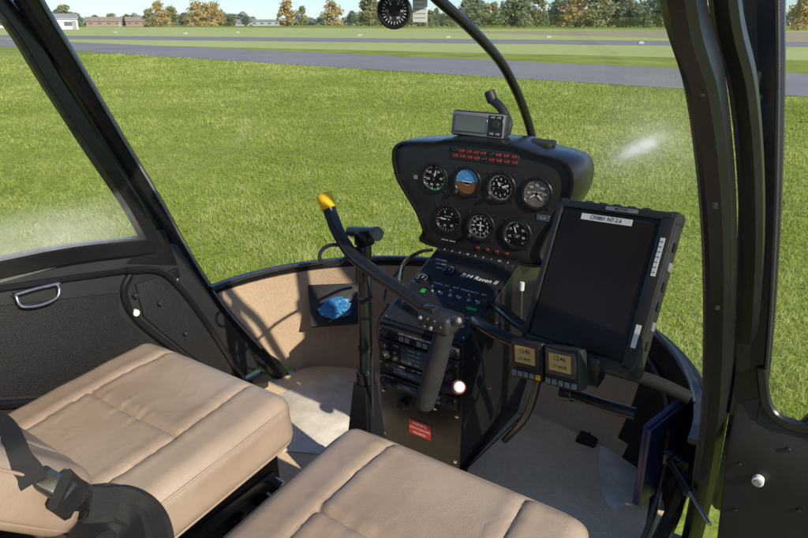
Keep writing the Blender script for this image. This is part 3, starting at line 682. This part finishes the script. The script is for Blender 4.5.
for k in range(5): b.box((0,.018-k*.009,.0012),(.026,.0012,.0004),M_grey,Mx)
b.box((.0,.034,-.004),(.01,.02,.006),M_blk,Mx); b.obj('correction_card',cp_)
# ---------------- GPS receiver
p0=HY(452,108,1.60); p1=HY(507,116,1.60); p2=HY(506,141,1.60); p3=HY(451,133,1.60)
ce=(p0+p1+p2+p3)/4; Mg=frame(ce,(1,-.02,0),(0,.12,1)); w=(p1-p0).length; h=(p3-p0).length
b=B(); b.box((0,0,-.012),(w,h,.032),M_blk2,Mg,r=.008,seg=3); b.box((0,0,.004),(w*.96,h*.9,.004),M_grey,Mg,r=.002)
b.box((0,-h*.5-.010,-.015),(.03,.03,.02),M_blk,Mg,r=.004); b.box((0,-h*.5-.02,-.02),(.07,.008,.05),M_blk,Mg,r=.002)
gp=b.obj('gps_receiver',None,'small grey and black navigation receiver on top of the console','navigation device')
b=B(); b.box((-w*.13,0,.0068),(w*.62,h*.66,.002),M_screen2,Mg,r=.001,seg=1); b.box((-w*.13,0,.008),(w*.56,h*.58,.001),pm('gps_screen',(.12,.14,.12),.15),Mg); b.obj('screen',gp)
b=B(); b.box((w*.33,0,.0064),(w*.26,h*.8,.002),M_blk,Mg,r=.0008,seg=1); knob(b,Mg,w*.33,h*.05,.012,.004,M_knob,.007)
for k in range(4): b.box((w*(.27+.11*(k%2)),h*(.32-.62*(k//2)),.008),(.012,.006,.003),M_grey,Mg,r=.001,seg=1)
b.obj('keypad',gp)
b=B(); b.tube([HY(506,134,1.63),HY(508,122,1.64),HY(501,108,1.65),HY(493,100,1.66),HY(490,93,1.66)],.0125,M_blk2,12); b.cyl(HY(493,102,1.66),HY(489,91,1.66),.015,M_blk2,n=16); b.obj('antenna',gp)
b=B(); b.box(V(.12,1.655,-.303),(.07,.06,.014),M_blk3,r=.004); b.obj('dash_vent',heli)
# ---------------- tablet
TL,TR,BL,BR=HY(561,196,1.34),HY(674,215,1.27),HY(524,332,1.20),HY(636,392,1.12)
ce=(TL+TR+BL+BR)/4; u=((TR-TL)+(BR-BL))/2; v=((TL-BL)+(TR-BR))/2; w=u.length; h=v.length
un=u.normalized(); vn=v.normalized(); un=(un-vn*(un.dot(vn)*.75)).normalized(); Mt=frame(ce,un,v)
b=B()
def rr(w,h,r,n=5):
    o=[]
    for cx_,cy_,a in((w/2-r,h/2-r,0),(-w/2+r,h/2-r,90),(-w/2+r,-h/2+r,180),(w/2-r,-h/2+r,270)):
        for k in range(n+1): t=rad(a+90*k/n); o.append((cx_+r*math.cos(t),cy_+r*math.sin(t)))
    return o
b.prism(rr(w,h,.014),Mt,.034,M_blk2,.005,z0=-.032); 
for (x,y,sx_,sy_) in((0,h/2-.010,w*.93,.016),(0,-h/2+.012,w*.93,.02),(-w/2+.009,0,.014,h*.94),(w/2-.016,0,.028,h*.94)): b.box((x,y,.004),(sx_,sy_,.009),M_blk2,Mt,r=.003)
for sx_ in(-1,1):
    for sy_ in(-1,1): b.box((sx_*(w/2-.011),sy_*(h/2-.013),-.014),(.025,.030,.040),M_blk3,Mt,r=.009,seg=3)
for k in range(6): b.box((w/2+.001,-h*.3+k*h*.12,-.014),(.006,.018,.014),M_grey if k in(1,4) else M_blk,Mt,r=.002)
for k in range(5): b.box((-w*.25+k*w*.12,h/2+.001,-.014),(.018,.006,.012),M_blk,Mt,r=.002)
tab=b.obj('tablet_computer',None,'rugged black tablet computer standing on the console arm, screen off','tablet computer')
b=B(); b.box((-.006,-.002,.0035),(w-.050,h-.052,.003),M_screen,Mt,r=.001,seg=1); b.obj('screen',tab)
b=B(); b.box((-.01,h/2-.033,.0058),(.115,.013,.001),M_white,Mt); b.text('CF0801 N7-2.6',.0115,Mt,M_blk,-.01,h/2-.033,.0068); b.obj('sticker',tab)
b=B(); b.box((.02,h/2-.010,.0095),(.07,.008,.001),M_grey,Mt); b.text('MOTION',.007,Mt,M_blk,.02,h/2-.010,.0104); b.obj('sticker',tab)
b=B(); b.box((w/2-.015,h*.22,.0095),(.009,.075,.001),M_white,Mt)
for k in range(7): b.box((w/2-.015,h*.22-.03+k*.01,.0103),(.006,.002,.0006),M_grey,Mt)
b.obj('sticker',tab)
b=B(); b.box((w/2-.015,-h*.26,.0095),(.010,.045,.001),M_white,Mt); b.obj('sticker',tab)
# dual LCD units
A,Bq,C,D=HY(513,337,1.14),HY(582,353,1.10),HY(578,391,1.09),HY(510,376,1.13)
ce=(A+Bq+C+D)/4; u=((Bq-A)+(C-D))/2; v=((A-D)+(Bq-C))/2; Md=frame(ce,u,v); w2=u.length; h2=v.length
ax_=empty('radio_display_pair',ce,None,label='pair of small black units with amber displays and buttons',category='cockpit display')
for sgn in(-1,1):
    b=B(); cx_=sgn*w2*.255; b.box((cx_,0,-.012),(w2*.48,h2,.03),M_blk2,Md,r=.004); 
    b.box((cx_,h2*.12,.004),(w2*.42,h2*.62,.004),M_dsilver if sgn>0 else M_blk,Md,r=.001,seg=1)
    ub=b.obj('display_unit',ax_)
    b=B(); b.box((cx_,h2*.14,.0068),(w2*.30,h2*.42,.002),M_lcd,Md)
    b.text('12:46',.013,Md,M_blk,cx_,h2*.24,.0082); b.text('LT 00:00',.009,Md,M_blk,cx_,h2*.04,.0082); b.obj('display_glass',ub)
    for k in range(5):
        b=B(); b.box((cx_-w2*.18+k*w2*.09,-h2*.36,.005),(w2*.065,h2*.13,.005),M_yel if (k==4 and sgn<0) else M_grey,Md,r=.001,seg=1); b.obj('button',ub)
b=B()
b.box(ce+Vector((.06,.05,-.005)),(.09,.05,.07),M_blk,r=.01)
b.tube([V(.12,1.32,-.70),V(.17,1.22,-.645),V(.25,1.17,-.635),ce+Vector((0,.04,0))],.013,M_blk,12)
b.bar([V(.13,1.40,-.68),V(.2,1.3,-.64),V(.3,1.22,-.63),V(.42,1.2,-.62)],(0,0,1),.03,.014,M_blk)
b.tube([ce+Vector((-.02,.04,-.02)),T(532,402,1.44),T(522,422,1.5),T(505,440,1.62)],.009,M_blk,10)
b.tube([T(572,394,1.4),T(600,404,1.36),T(635,414,1.33)],.013,M_blk,14); b.cyl(T(574,394,1.4),T(562,392,1.42),.018,M_blk,n=16)
b.tube([T(585,362,1.40),T(630,374,1.36),T(660,384,1.34),T(690,398,1.32)],.014,M_blk3,14); 
b.box(tab.location+Vector((0,.05,.12)),(.05,.04,.12),M_blk,r=.01)
b.obj('mounting_arm',heli)
b=B(); b.tube([T(655,330,1.5),T(672,350,1.42),T(688,380,1.36),T(694,402,1.34)],.004,M_dsilver,8); b.obj('grab_wire',heli)
b=B(); Zf=H-1.12; c=HZ(590,436,Zf+.02); b.box(c,(.055,.09,.02),M_blk,r=.005); b.tube([c,c+Vector((0,.04,.05)),c+Vector((-.01,.07,.08))],.011,M_blk,10); b.box(c+Vector((-.01,.08,.085)),(.07,.012,.035),M_blk2,r=.005)
b.obj('rudder_pedal',heli)
# floor mats
b=B()
mat_p=[HZ(x,y,Zf) for x,y in((468,472),(545,398),(578,404),(586,430),(594,434),(628,420),(655,470),(640,560),(480,600),(430,560))]
b.prism([(p.x,p.y) for p in mat_p],Matrix.Translation((0,0,Zf)),.016,M_carp,.004); 
b.tube([p+Vector((0,0,.008)) for p in mat_p]+[mat_p[0]+Vector((0,0,.008))],.006,M_blk3,8,res=1)
b.obj('floor_mat',heli)
b=B(); hp_=[HZ(x,y,Zf) for x,y in((600,446),(626,438),(634,462),(636,500),(610,514),(598,480))]
sp_=spline([Vector((p.x,p.y,0)) for p in hp_]+[Vector((hp_[0].x,hp_[0].y,0))],4)[:-1]
b.prism([(p.x,p.y) for p in sp_],Matrix.Translation((0,0,Zf+.0165)),.002,M_heel,.0008); b.obj('heel_plate',heli)
b=B(); hp_=[HZ(x,y,Zf) for x,y in((270,400),(330,374),(368,385),(370,430),(330,456),(270,450))]
b.prism([(p.x,p.y) for p in hp_],Matrix.Translation((0,0,Zf+.001)),.004,M_heel,.001); b.obj('heel_plate',heli)
b=B(); q=[T(308,286,2.17),T(358,284,2.20),T(358,325,2.17),T(311,328,2.13)]
cpk=sum(q,Vector())/4; Mk=frame(cpk,q[1]-q[0],q[0]-q[3]); iv=Mk.inverted()
b.prism([tuple((iv@p)[:2]) for p in q],Mk,.02,M_blk2,.004); 
b.obj('side_pocket',heli)
bm=bmesh.new(); bmesh.ops.create_icosphere(bm,subdivisions=5,radius=1)
for v in bm.verts:
    k=1+.32*noise.noise(v.co*1.6)+.20*noise.noise(v.co*4.3+Vector((3,1,2)))-.22*abs(noise.noise(v.co*6+Vector((1,5,2)))); v.co=Vector((v.co.x*.054*k,v.co.y*.031*k,v.co.z*.026*k))
b=B(); b.bm(bm,M_bag,frame(T(337,308,2.10),Mk.to_3x3()@Vector((1,.1,0)),Mk.to_3x3()@Vector((0,1,0)))); b.obj('plastic_bag',None,'crumpled blue plastic bag stuffed in the black side pocket','plastic bag',ang=30)
# booklets
b=B(); c=T(666,445,1.47); Mb=frame(c,(-.25,-.95,-.03),(0,-.03,1)); b.box((0,0,0),(.22,.21,.014),M_book,Mb,r=.003); b.box((0.004,.0,-.010),(.215,.20,.006),M_book,Mb)
for MM in (Mb@Matrix.Rotation(rad(-90),4,'Z'),Mb@Matrix.Rotation(math.pi,4,'Y')@Matrix.Rotation(rad(90),4,'Z')):
    b.text('ACHIEVEMENT',.020,MM,M_lcd,0,.03,.0142)
b.obj('booklet',None,'navy blue booklet standing against the side hoop','booklet')
for sgn in(-1,1):
    b=B(); b.tube([Vector((sgn*1.09,-1.6,.06)),Vector((sgn*1.09,1.2,.05)),Vector((sgn*1.09,1.55,.09)),Vector((sgn*1.09,1.72,.2))],.03,M_blk,14)
    for y in(-.8,.8): b.tube([Vector((sgn*.35,y,.5)),Vector((sgn*.8,y,.38)),Vector((sgn*1.09,y,.08))],.027,M_blk,12)
    b.obj('landing_skid',heli)

# ================================================================== AIRFIELD
def ground_mat(name,cols,s1,s2,bump=.5,bd=.05):
    m,nt,N,L=newmat(name); o=N.new('ShaderNodeOutputMaterial'); p=N.new('ShaderNodeBsdfPrincipled'); g=N.new('ShaderNodeNewGeometry')
    n1=N.new('ShaderNodeTexNoise'); n1.inputs['Scale'].default_value=s1; n1.inputs['Detail'].default_value=8; n1.inputs['Roughness'].default_value=.65
    n2=N.new('ShaderNodeTexNoise'); n2.inputs['Scale'].default_value=s2; n2.inputs['Detail'].default_value=5
    a=N.new('ShaderNodeMath'); a.operation='MULTIPLY_ADD'; a.inputs[1].default_value=.55; b=N.new('ShaderNodeMath'); b.operation='MULTIPLY'; b.inputs[1].default_value=.45
    L.new(g.outputs['Position'],n1.inputs['Vector']); L.new(g.outputs['Position'],n2.inputs['Vector'])
    L.new(n2.outputs['Fac'],b.inputs[0]); L.new(n1.outputs['Fac'],a.inputs[0]); L.new(b.outputs[0],a.inputs[2])
    cr=N.new('ShaderNodeValToRGB'); e=cr.color_ramp.elements
    e[0].position=.36; e[0].color=(*cols[0],1); e[1].position=.64; e[1].color=(*cols[-1],1)
    for i,c in enumerate(cols[1:-1]): q=e.new(.36+.28*(i+1)/(len(cols)-1)); q.color=(*c,1)
    L.new(a.outputs[0],cr.inputs[0]); L.new(cr.outputs[0],p.inputs['Base Color']); p.inputs['Roughness'].default_value=.95; p.inputs['Specular IOR Level'].default_value=.15
    bu=N.new('ShaderNodeBump'); bu.inputs['Strength'].default_value=bump; bu.inputs['Distance'].default_value=bd; L.new(n2.outputs['Fac'],bu.inputs['Height']); L.new(bu.outputs[0],p.inputs['Normal'])
    L.new(p.outputs[0],o.inputs[0]); return m
G1=ground_mat('meadow_grass',[(.13,.19,.02),(.27,.34,.05),(.42,.45,.12)],.35,14,.6,.04)
G2=ground_mat('pale_far_grass',[(.36,.45,.14),(.46,.53,.19),(.5,.54,.22)],.05,1.2)
G3=ground_mat('stubble_field',[(.36,.32,.18),(.42,.37,.23),(.3,.3,.17)],.04,.8)
A1=ground_mat('taxiway_asphalt',[(.22,.22,.225),(.27,.27,.275),(.31,.31,.31)],.25,6,.3,.01)
b=B(); n=64; b.add([(0,0,0)]+[(3000*math.cos(2*math.pi*k/n),3000*math.sin(2*math.pi*k/n),0) for k in range(n)],[[0,1+k,1+(k+1)%n] for k in range(n)],G1)
b.obj('ground',kind='structure',label='flat mown airfield meadow',origin=(0,0,0),flat=True)
def strip(name,a,bq,c,z,mat,label,e0=300,e1=60):
    A_=HZ(*a,0);B_=HZ(*bq,0);C_=HZ(*c,0); d=(A_-B_).normalized(); nrm=Vector((-d.y,d.x,0)); w=(C_-B_).dot(nrm); 
    P=[B_-d*e1,A_+d*e0,A_+d*e0+nrm*w,B_-d*e1+nrm*w]
    if w<0: P=P[::-1]
    n=30; vs=[];fs=[]
    for i in range(n+1):
        t=i/n; vs+= [P[0].lerp(P[1],t),P[3].lerp(P[2],t)]
    vs=[(p.x,p.y,z) for p in vs]; fs=[[2*i,2*i+2,2*i+3,2*i+1] for i in range(n)]
    bb=B(); bb.add(vs,fs,mat); bb.obj(name,kind='structure',label=label,origin=(B_.x,B_.y,z),flat=True); return B_,d,nrm*(1 if w>0 else -1),abs(w)
tx=strip('taxiway',(60,50),(808,97),(808,74),.012,A1,'grey asphalt taxiway crossing the grass',400,60)
strip('far_grass',(60,43.5),(700,58),(700,30),.004,G2,'pale green grass between taxiway and runway',500,300)
rw=strip('runway',(60,39.0),(700,46.0),(700,41),.008,A1,'grey runway strip',500,300)
strip('field',(480,33),(700,39),(700,30.5),.008,G3,'brownish stubble field before the trees',20,300)
# ---- grass blades
Nb=460000
r=np.exp(np.random.uniform(math.log(2.6),math.log(42),Nb)); az=np.random.uniform(rad(34-46),rad(34+46),Nb)
gx=CAM.x-np.sin(az)*r; gy=CAM.y+np.cos(az)*r
B_,d_,n_,w_=tx
sd=(gx-B_.x)*n_.x+(gy-B_.y)*n_.y
keep=(sd<-.1); gx,gy,r=gx[keep],gy[keep],r[keep]; Nb=len(gx)
th=np.random.uniform(0,2*math.pi,Nb); sclw=.0025*(r/4)**.9*np.random.uniform(.7,1.4,Nb); hh=(.013+.024*np.random.rand(Nb))*(1+.02*r)
cl=.5+.5*np.sin(gx*2.1+1.3*np.sin(gy*1.7))*np.sin(gy*2.4+1.1*np.sin(gx*1.3)); cl2=.5+.5*np.sin(gx*6.3+2*np.sin(gy*5.1))*np.sin(gy*7.1+2*np.sin(gx*4.7)); hh*=.5+.5*cl+.8*cl2
big=.5+.5*np.sin(gx*.45+1.7*np.sin(gy*.31+.5))*np.sin(gy*.5+1.4*np.sin(gx*.27))
ln=np.random.uniform(.2,1.1,Nb)*hh; la=np.random.uniform(0,2*math.pi,Nb)
vv=np.zeros((Nb,3,3)); dx=np.cos(th)*sclw; dy=np.sin(th)*sclw
vv[:,0,0]=gx-dx;vv[:,0,1]=gy-dy; vv[:,1,0]=gx+dx;vv[:,1,1]=gy+dy; vv[:,2,0]=gx+np.cos(la)*ln; vv[:,2,1]=gy+np.sin(la)*ln; vv[:,2,2]=hh
me=bpy.data.meshes.new('grass_blades'); me.vertices.add(Nb*3); me.vertices.foreach_set('co',vv.reshape(-1)); me.loops.add(Nb*3); me.loops.foreach_set('vertex_index',np.arange(Nb*3,dtype=np.int32))
me.polygons.add(Nb); me.polygons.foreach_set('loop_start',np.arange(0,Nb*3,3,dtype=np.int32)); me.polygons.foreach_set('loop_total',np.full(Nb,3,dtype=np.int32))
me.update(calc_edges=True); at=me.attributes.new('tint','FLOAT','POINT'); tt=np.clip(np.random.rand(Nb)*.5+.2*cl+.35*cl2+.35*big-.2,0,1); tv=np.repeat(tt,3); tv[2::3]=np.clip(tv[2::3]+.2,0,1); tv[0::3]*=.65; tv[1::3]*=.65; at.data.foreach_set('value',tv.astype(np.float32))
m,nt,N,L=newmat('grass_blade'); o=N.new('ShaderNodeOutputMaterial'); df=N.new('ShaderNodeBsdfDiffuse'); tl=N.new('ShaderNodeBsdfTranslucent'); mx=N.new('ShaderNodeMixShader'); mx.inputs[0].default_value=.3
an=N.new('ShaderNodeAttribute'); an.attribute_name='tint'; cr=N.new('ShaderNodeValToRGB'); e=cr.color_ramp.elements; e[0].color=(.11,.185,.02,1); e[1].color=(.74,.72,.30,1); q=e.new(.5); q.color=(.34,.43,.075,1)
g=N.new('ShaderNodeNewGeometry'); vm=N.new('ShaderNodeVectorMath'); vm.operation='ADD'; vm.inputs[1].default_value=(0,0,.7); L.new(g.outputs['Normal'],vm.inputs[0]); vn_=N.new('ShaderNodeVectorMath'); vn_.operation='NORMALIZE'; L.new(vm.outputs[0],vn_.inputs[0]); L.new(vn_.outputs[0],df.inputs['Normal'])
L.new(an.outputs['Fac'],cr.inputs[0]); L.new(cr.outputs[0],df.inputs[0]); L.new(cr.outputs[0],tl.inputs[0]); L.new(df.outputs[0],mx.inputs[1]); L.new(tl.outputs[0],mx.inputs[2]); L.new(mx.outputs[0],o.inputs[0])
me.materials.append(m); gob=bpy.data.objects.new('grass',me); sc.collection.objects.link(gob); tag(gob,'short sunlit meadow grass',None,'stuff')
# ---- trees
def leafmat(name,c0,c1):
    m,nt,N,L=newmat(name); o=N.new('ShaderNodeOutputMaterial'); df=N.new('ShaderNodeBsdfDiffuse'); tl=N.new('ShaderNodeBsdfTranslucent'); mx=N.new('ShaderNodeMixShader'); mx.inputs[0].default_value=.4
    tc=N.new('ShaderNodeTexCoord'); n=N.new('ShaderNodeTexNoise'); n.inputs['Scale'].default_value=.5; n.inputs['Detail'].default_value=6; cr=N.new('ShaderNodeValToRGB'); cr.color_ramp.elements[0].position=.35; cr.color_ramp.elements[1].position=.65
    cr.color_ramp.elements[0].color=(*c0,1); cr.color_ramp.elements[1].color=(*c1,1); L.new(tc.outputs['Object'],n.inputs['Vector']); L.new(n.outputs['Fac'],cr.inputs[0])
    L.new(cr.outputs[0],df.inputs[0]); L.new(cr.outputs[0],tl.inputs[0]); L.new(df.outputs[0],mx.inputs[1]); L.new(tl.outputs[0],mx.inputs[2]); L.new(mx.outputs[0],o.inputs[0]); return m
LM=[leafmat('leaf_green',(.26,.32,.19),(.38,.43,.25)),leafmat('leaf_golden',(.52,.40,.18),(.72,.58,.28)),leafmat('leaf_olive',(.36,.37,.20),(.50,.48,.26)),leafmat('leaf_dark',(.22,.27,.20),(.32,.36,.26))]  # leaf colours lightened and greyed, with the haze of distance painted in
M_bark=pm('bark',(.22,.19,.15),.9,0,.3,4,.5,30)
def quads(cent,size,mat,b):
    n=len(cent); 
    nr=np.random.normal(size=(n,3)); nr/=np.linalg.norm(nr,axis=1)[:,None]; t=np.cross(nr,np.random.normal(size=(n,3))); t/=np.linalg.norm(t,axis=1)[:,None]; w=np.cross(nr,t)
    s=size*np.random.uniform(.6,1.3,(n,1)); vs=np.stack([cent-t*s-w*s*.6,cent+t*s*.9-w*s*.7,cent+t*s+w*s*.6,cent-t*s*.8+w*s*.8],1).reshape(-1,3)
    b.add([tuple(x) for x in vs],[[4*i,4*i+1,4*i+2,4*i+3] for i in range(n)],mat)
def tree_template(i,mat,hgt=10.,slim=1.):
    rs=np.random.RandomState(20+i)
    bt=B(); bt.tube([(0,0,-.1),(.1,.05,hgt*.25),(-.1,.1,hgt*.5),(.05,0,hgt*.85)],lambda t:.22*(1-t*.85),M_bark,8,4)
    for k in range(6):
        a=k*1.05+rs.rand(); z=hgt*(.15+.08*k); l=hgt*.25*slim; bt.tube([(0,0,z),(math.cos(a)*l*.5,math.sin(a)*l*.5,z+l*.5),(math.cos(a)*l,math.sin(a)*l,z+l*1.1)],lambda t:.09*(1-t*.8),M_bark,6,3)
    bc=B(); cs=[]
    for k in range(30):
        a=rs.rand()*6.28; zz=.08+.84*rs.rand(); R=hgt*.30*slim*math.sin(min(1,(1.02-zz)*1.6)*1.57)*rs.uniform(.2,1)
        c=np.array([math.cos(a)*R,math.sin(a)*R,hgt*zz]); n=55; p=rs.normal(size=(n,3)); p/=np.linalg.norm(p,axis=1)[:,None]; p*=(rs.rand(n,1)**.4)*hgt*rs.uniform(.10,.17)*np.array([1,1,.8]); cs.append(c+p)
    quads(np.concatenate(cs),.28,mat,bc)
    return bt,bc
TPL=[]
for i,(mt,sl) in enumerate(((0,1.15),(1,.95),(2,1.1),(3,1.0),(2,.6),(1,1.3))): TPL.append(tree_template(i,LM[mt],10,sl))
meshes=[]
def mk(bb,nm):
    me=bpy.data.meshes.new(nm); me.from_pydata(bb.v,[],bb.f); [me.materials.append(x) for x in bb.mats]; me.polygons.foreach_set('material_index',bb.m); me.update(); return me
for i,(bt,bc) in enumerate(TPL): meshes.append((mk(bt,'trunk'),mk(bc,'crown')))
tn=['leafy green tree','slim golden autumn tree','olive green tree turning yellow','dark green tree','narrow olive tree','broad golden autumn tree']
def tree(px,D,hpx,kind,wx=1.):
    r_=ray(px,22); dr=Vector((r_.x,r_.y,0)).normalized(); p=Vector((CAM.x,CAM.y,0))+dr*D
    k=dr.dot(Vector((-sy,cy,0)))*D*cp
    hgt=hpx/F*k; s=hgt/10
    e=bpy.data.objects.new('tree',None); sc.collection.objects.link(e); e.location=p; e.scale=(s*wx,s*wx,s); e.rotation_euler=(0,0,random.uniform(0,6.28)); tag(e,tn[kind]+' at the airfield edge','tree',None,'trees along the airfield edge')
    for nm,me in zip(('trunk','crown'),meshes[kind]):
        o=bpy.data.objects.new(nm,me); o.parent=e; sc.collection.objects.link(o)
for px,hp,k,wx in((58,17,3,1.2),(66,22,2,1.3),(76,14,0,1.5),(96,11,3,1.6),(112,13,2,1.5),(128,12,0,1.6),(150,18,2,1.2),(160,24,5,1.1),(172,20,2,1.2),(184,13,3,1.4),(196,24,5,1.2),(206,22,1,1.4),(216,23,5,1.2),(230,12,0,1.6),(288,25,1,1.3),(303,19,4,1.2),(332,24,1,1.3),(352,15,3,1.4),(364,25,4,1.3),(372,29,2,1.2),(381,24,4,1.2),(246,10,3,1.6),(40,12,0,1.4)): tree(px,random.uniform(280,340),hp,k,wx)
px=408
while px<708:
    hp=random.uniform(13,19) if px<465 else (random.uniform(22,36) if random.random()<.7 else 16); tree(px,random.uniform(230,330),hp,random.choice([0,2,2,0,4,0,3,5] if px>480 else [3,0]),random.uniform(.9,1.5)); px+=random.uniform(4,11)
for px in (720,735,750,772): tree(px,260,random.uniform(20,28),random.choice([0,2,3]))
tree(799,180,40,1,.9); tree(812,190,44,5); tree(-20,300,20,0); tree(-50,300,22,2); tree(10,330,13,3); tree(25,330,11,0)
b=B(); n=26000; az=np.random.uniform(rad(-35),rad(100),n); D=np.random.uniform(420,470,n)
hm=4.2+2.2*np.sin(az*23)+1.6*np.sin(az*61+1)+1.0*np.sin(az*171)+.8*np.sin(az*400); z=np.random.rand(n)**.8*np.clip(hm,1.5,9)
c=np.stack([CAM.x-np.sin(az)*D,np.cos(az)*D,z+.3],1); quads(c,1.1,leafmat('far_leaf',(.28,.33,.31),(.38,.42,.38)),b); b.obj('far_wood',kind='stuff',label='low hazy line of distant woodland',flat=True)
# ---- buildings
M_wallw=pm('white_render',(.75,.74,.70),.8,0,.05,.5); M_brick=pm('red_brick',(.33,.24,.19),.85,0,.2,3); M_roof=pm('roof_tiles',(.34,.27,.22),.8,0,.25,2); M_roofg=pm('grey_roof',(.32,.33,.35),.6,0,.1,1); M_win=pm('window_pane',(.14,.15,.16),.2); M_steel=pm('sheet_wall',(.36,.40,.42),.5,0,.08,.5)
def house(px,D,wm,dm,hm,rh,wall,roof,nm,lab,nw=3):
    r_=ray(px,22); dr=Vector((r_.x,r_.y,0)).normalized(); p=Vector((CAM.x,CAM.y,0))+dr*D; xd=Vector((dr.y,-dr.x,0)); 
    Mh=frame(p,xd,dr)
    e=empty(nm,p,None,label=lab,category='building')
    b=B(); b.box((0,0,hm/2),(wm,dm,hm),wall,Mh); 
    for s in(-1,1): b.add([(s*wm/2,-dm/2,hm),(s*wm/2,dm/2,hm),(s*wm/2,0,hm+rh)],[[0,1,2]],wall,Mh)
    b.obj('wall',e)
    b=B(); ov=.3
    for s in(-1,1): b.add([(-wm/2-ov,s*(dm/2+ov),hm-.15),(wm/2+ov,s*(dm/2+ov),hm-.15),(wm/2+ov,0,hm+rh+.1),(-wm/2-ov,0,hm+rh+.1)],[[0,1,2,3]],roof,Mh)
    b.obj('roof',e,flat=True)
    for i in range(nw):
        x=-wm/2+wm*(i+.5)/nw
        b=B(); b.box((x,-dm/2-.02,hm*.5),(wm/nw*.42,.06,hm*.4),M_win,Mh); b.box((x,-dm/2-.03,hm*.29),(wm/nw*.5,.1,.08),M_white,Mh); b.obj('window',e)
    b=B(); b.box((wm*.5-.9 if nw>1 else 0,-dm/2-.03,1.05),(.95,.08,2.1),M_roofg,Mh); b.obj('door',e)
house(58,200,9,8,2.6,1.1,M_wallw,M_roofg,'hangar','low white building with grey roof beside trees',2)
house(104,300,13,8,2.2,1.4,M_brick,M_roof,'brick_house','red brick house with tiled roof',4); house(140,310,11,8,2.2,1.4,M_brick,M_roof,'brick_house','long red brick house with tiled roof',4)
house(258,360,22,12,2.2,.7,M_steel,M_roofg,'storage_hall','long grey sheet metal hall',6); house(420,340,14,10,2.2,1.1,M_brick,M_roofg,'brick_house','brick house with grey roof',4); house(12,260,10,8,2.2,1.0,M_wallw,M_roof,'brick_house','white walled house with tiled roof',3)
M_mark=pm('weathered_white',(.5,.5,.48),.7,0,.1)
for px,py in((186,34),(238,33),(360,36),(448,38),(548,38),(116,33),(640,44)):
    p=HZ(px,py,0); q_=.6 if px==640 else .8
    b=B(); b.prism([(-.4*q_,0),(.4*q_,0),(.4*q_,.09),(.28*q_,.2),(-.28*q_,.2),(-.4*q_,.09)],frame(p+Vector((0,0,.02)),(cy,sy,0),(0,0,1)),.3,M_mark,.02); b.box((0,.02,.14),(.9*q_,.04,.3),M_grey,frame(p,(cy,sy,0),(0,0,1))); b.obj('runway_marker',None,'small white runway edge marker in the grass','marker',group='white markers along the runway')
# ================================================================== LIGHT
el=rad(31); azs=rad(107)
w=bpy.data.worlds.new("World"); sc.world=w; w.use_nodes=True; nt=w.node_tree; bg=nt.nodes['Background']
sk=nt.nodes.new('ShaderNodeTexSky'); sk.sky_type='NISHITA'; sk.sun_disc=False; sk.sun_elevation=el; sk.sun_rotation=azs; sk.dust_density=.2; sk.air_density=.9; sk.ozone_density=2.0
tint=nt.nodes.new('ShaderNodeMix'); tint.data_type='RGBA'; tint.blend_type='MULTIPLY'; tint.inputs[0].default_value=1; tint.inputs[7].default_value=(.74,.90,1.12,1)
nt.links.new(sk.outputs[0],tint.inputs[6]); nt.links.new(tint.outputs[2],bg.inputs[0]); bg.inputs[1].default_value=.135
sl=bpy.data.lights.new('sun','SUN'); sl.energy=5; sl.angle=rad(.6); sl.color=(1,.90,.74); so=bpy.data.objects.new('sun',sl); sc.collection.objects.link(so)
sv=Vector((math.sin(azs)*math.cos(el),math.cos(azs)*math.cos(el),math.sin(el))); so.rotation_euler=sv.to_track_quat('Z','Y').to_euler(); so.location=sv*30
cam=bpy.data.cameras.new('camera'); co=bpy.data.objects.new('camera',cam); sc.collection.objects.link(co); co.location=CAM; co.rotation_euler=(rad(90)-PIT,0,YAW); cam.lens=36*F/808; cam.sensor_width=36; cam.clip_start=.02; cam.clip_end=6000; sc.camera=co
sc.view_settings.view_transform='Standard'; sc.view_settings.look='None'; sc.view_settings.exposure=0
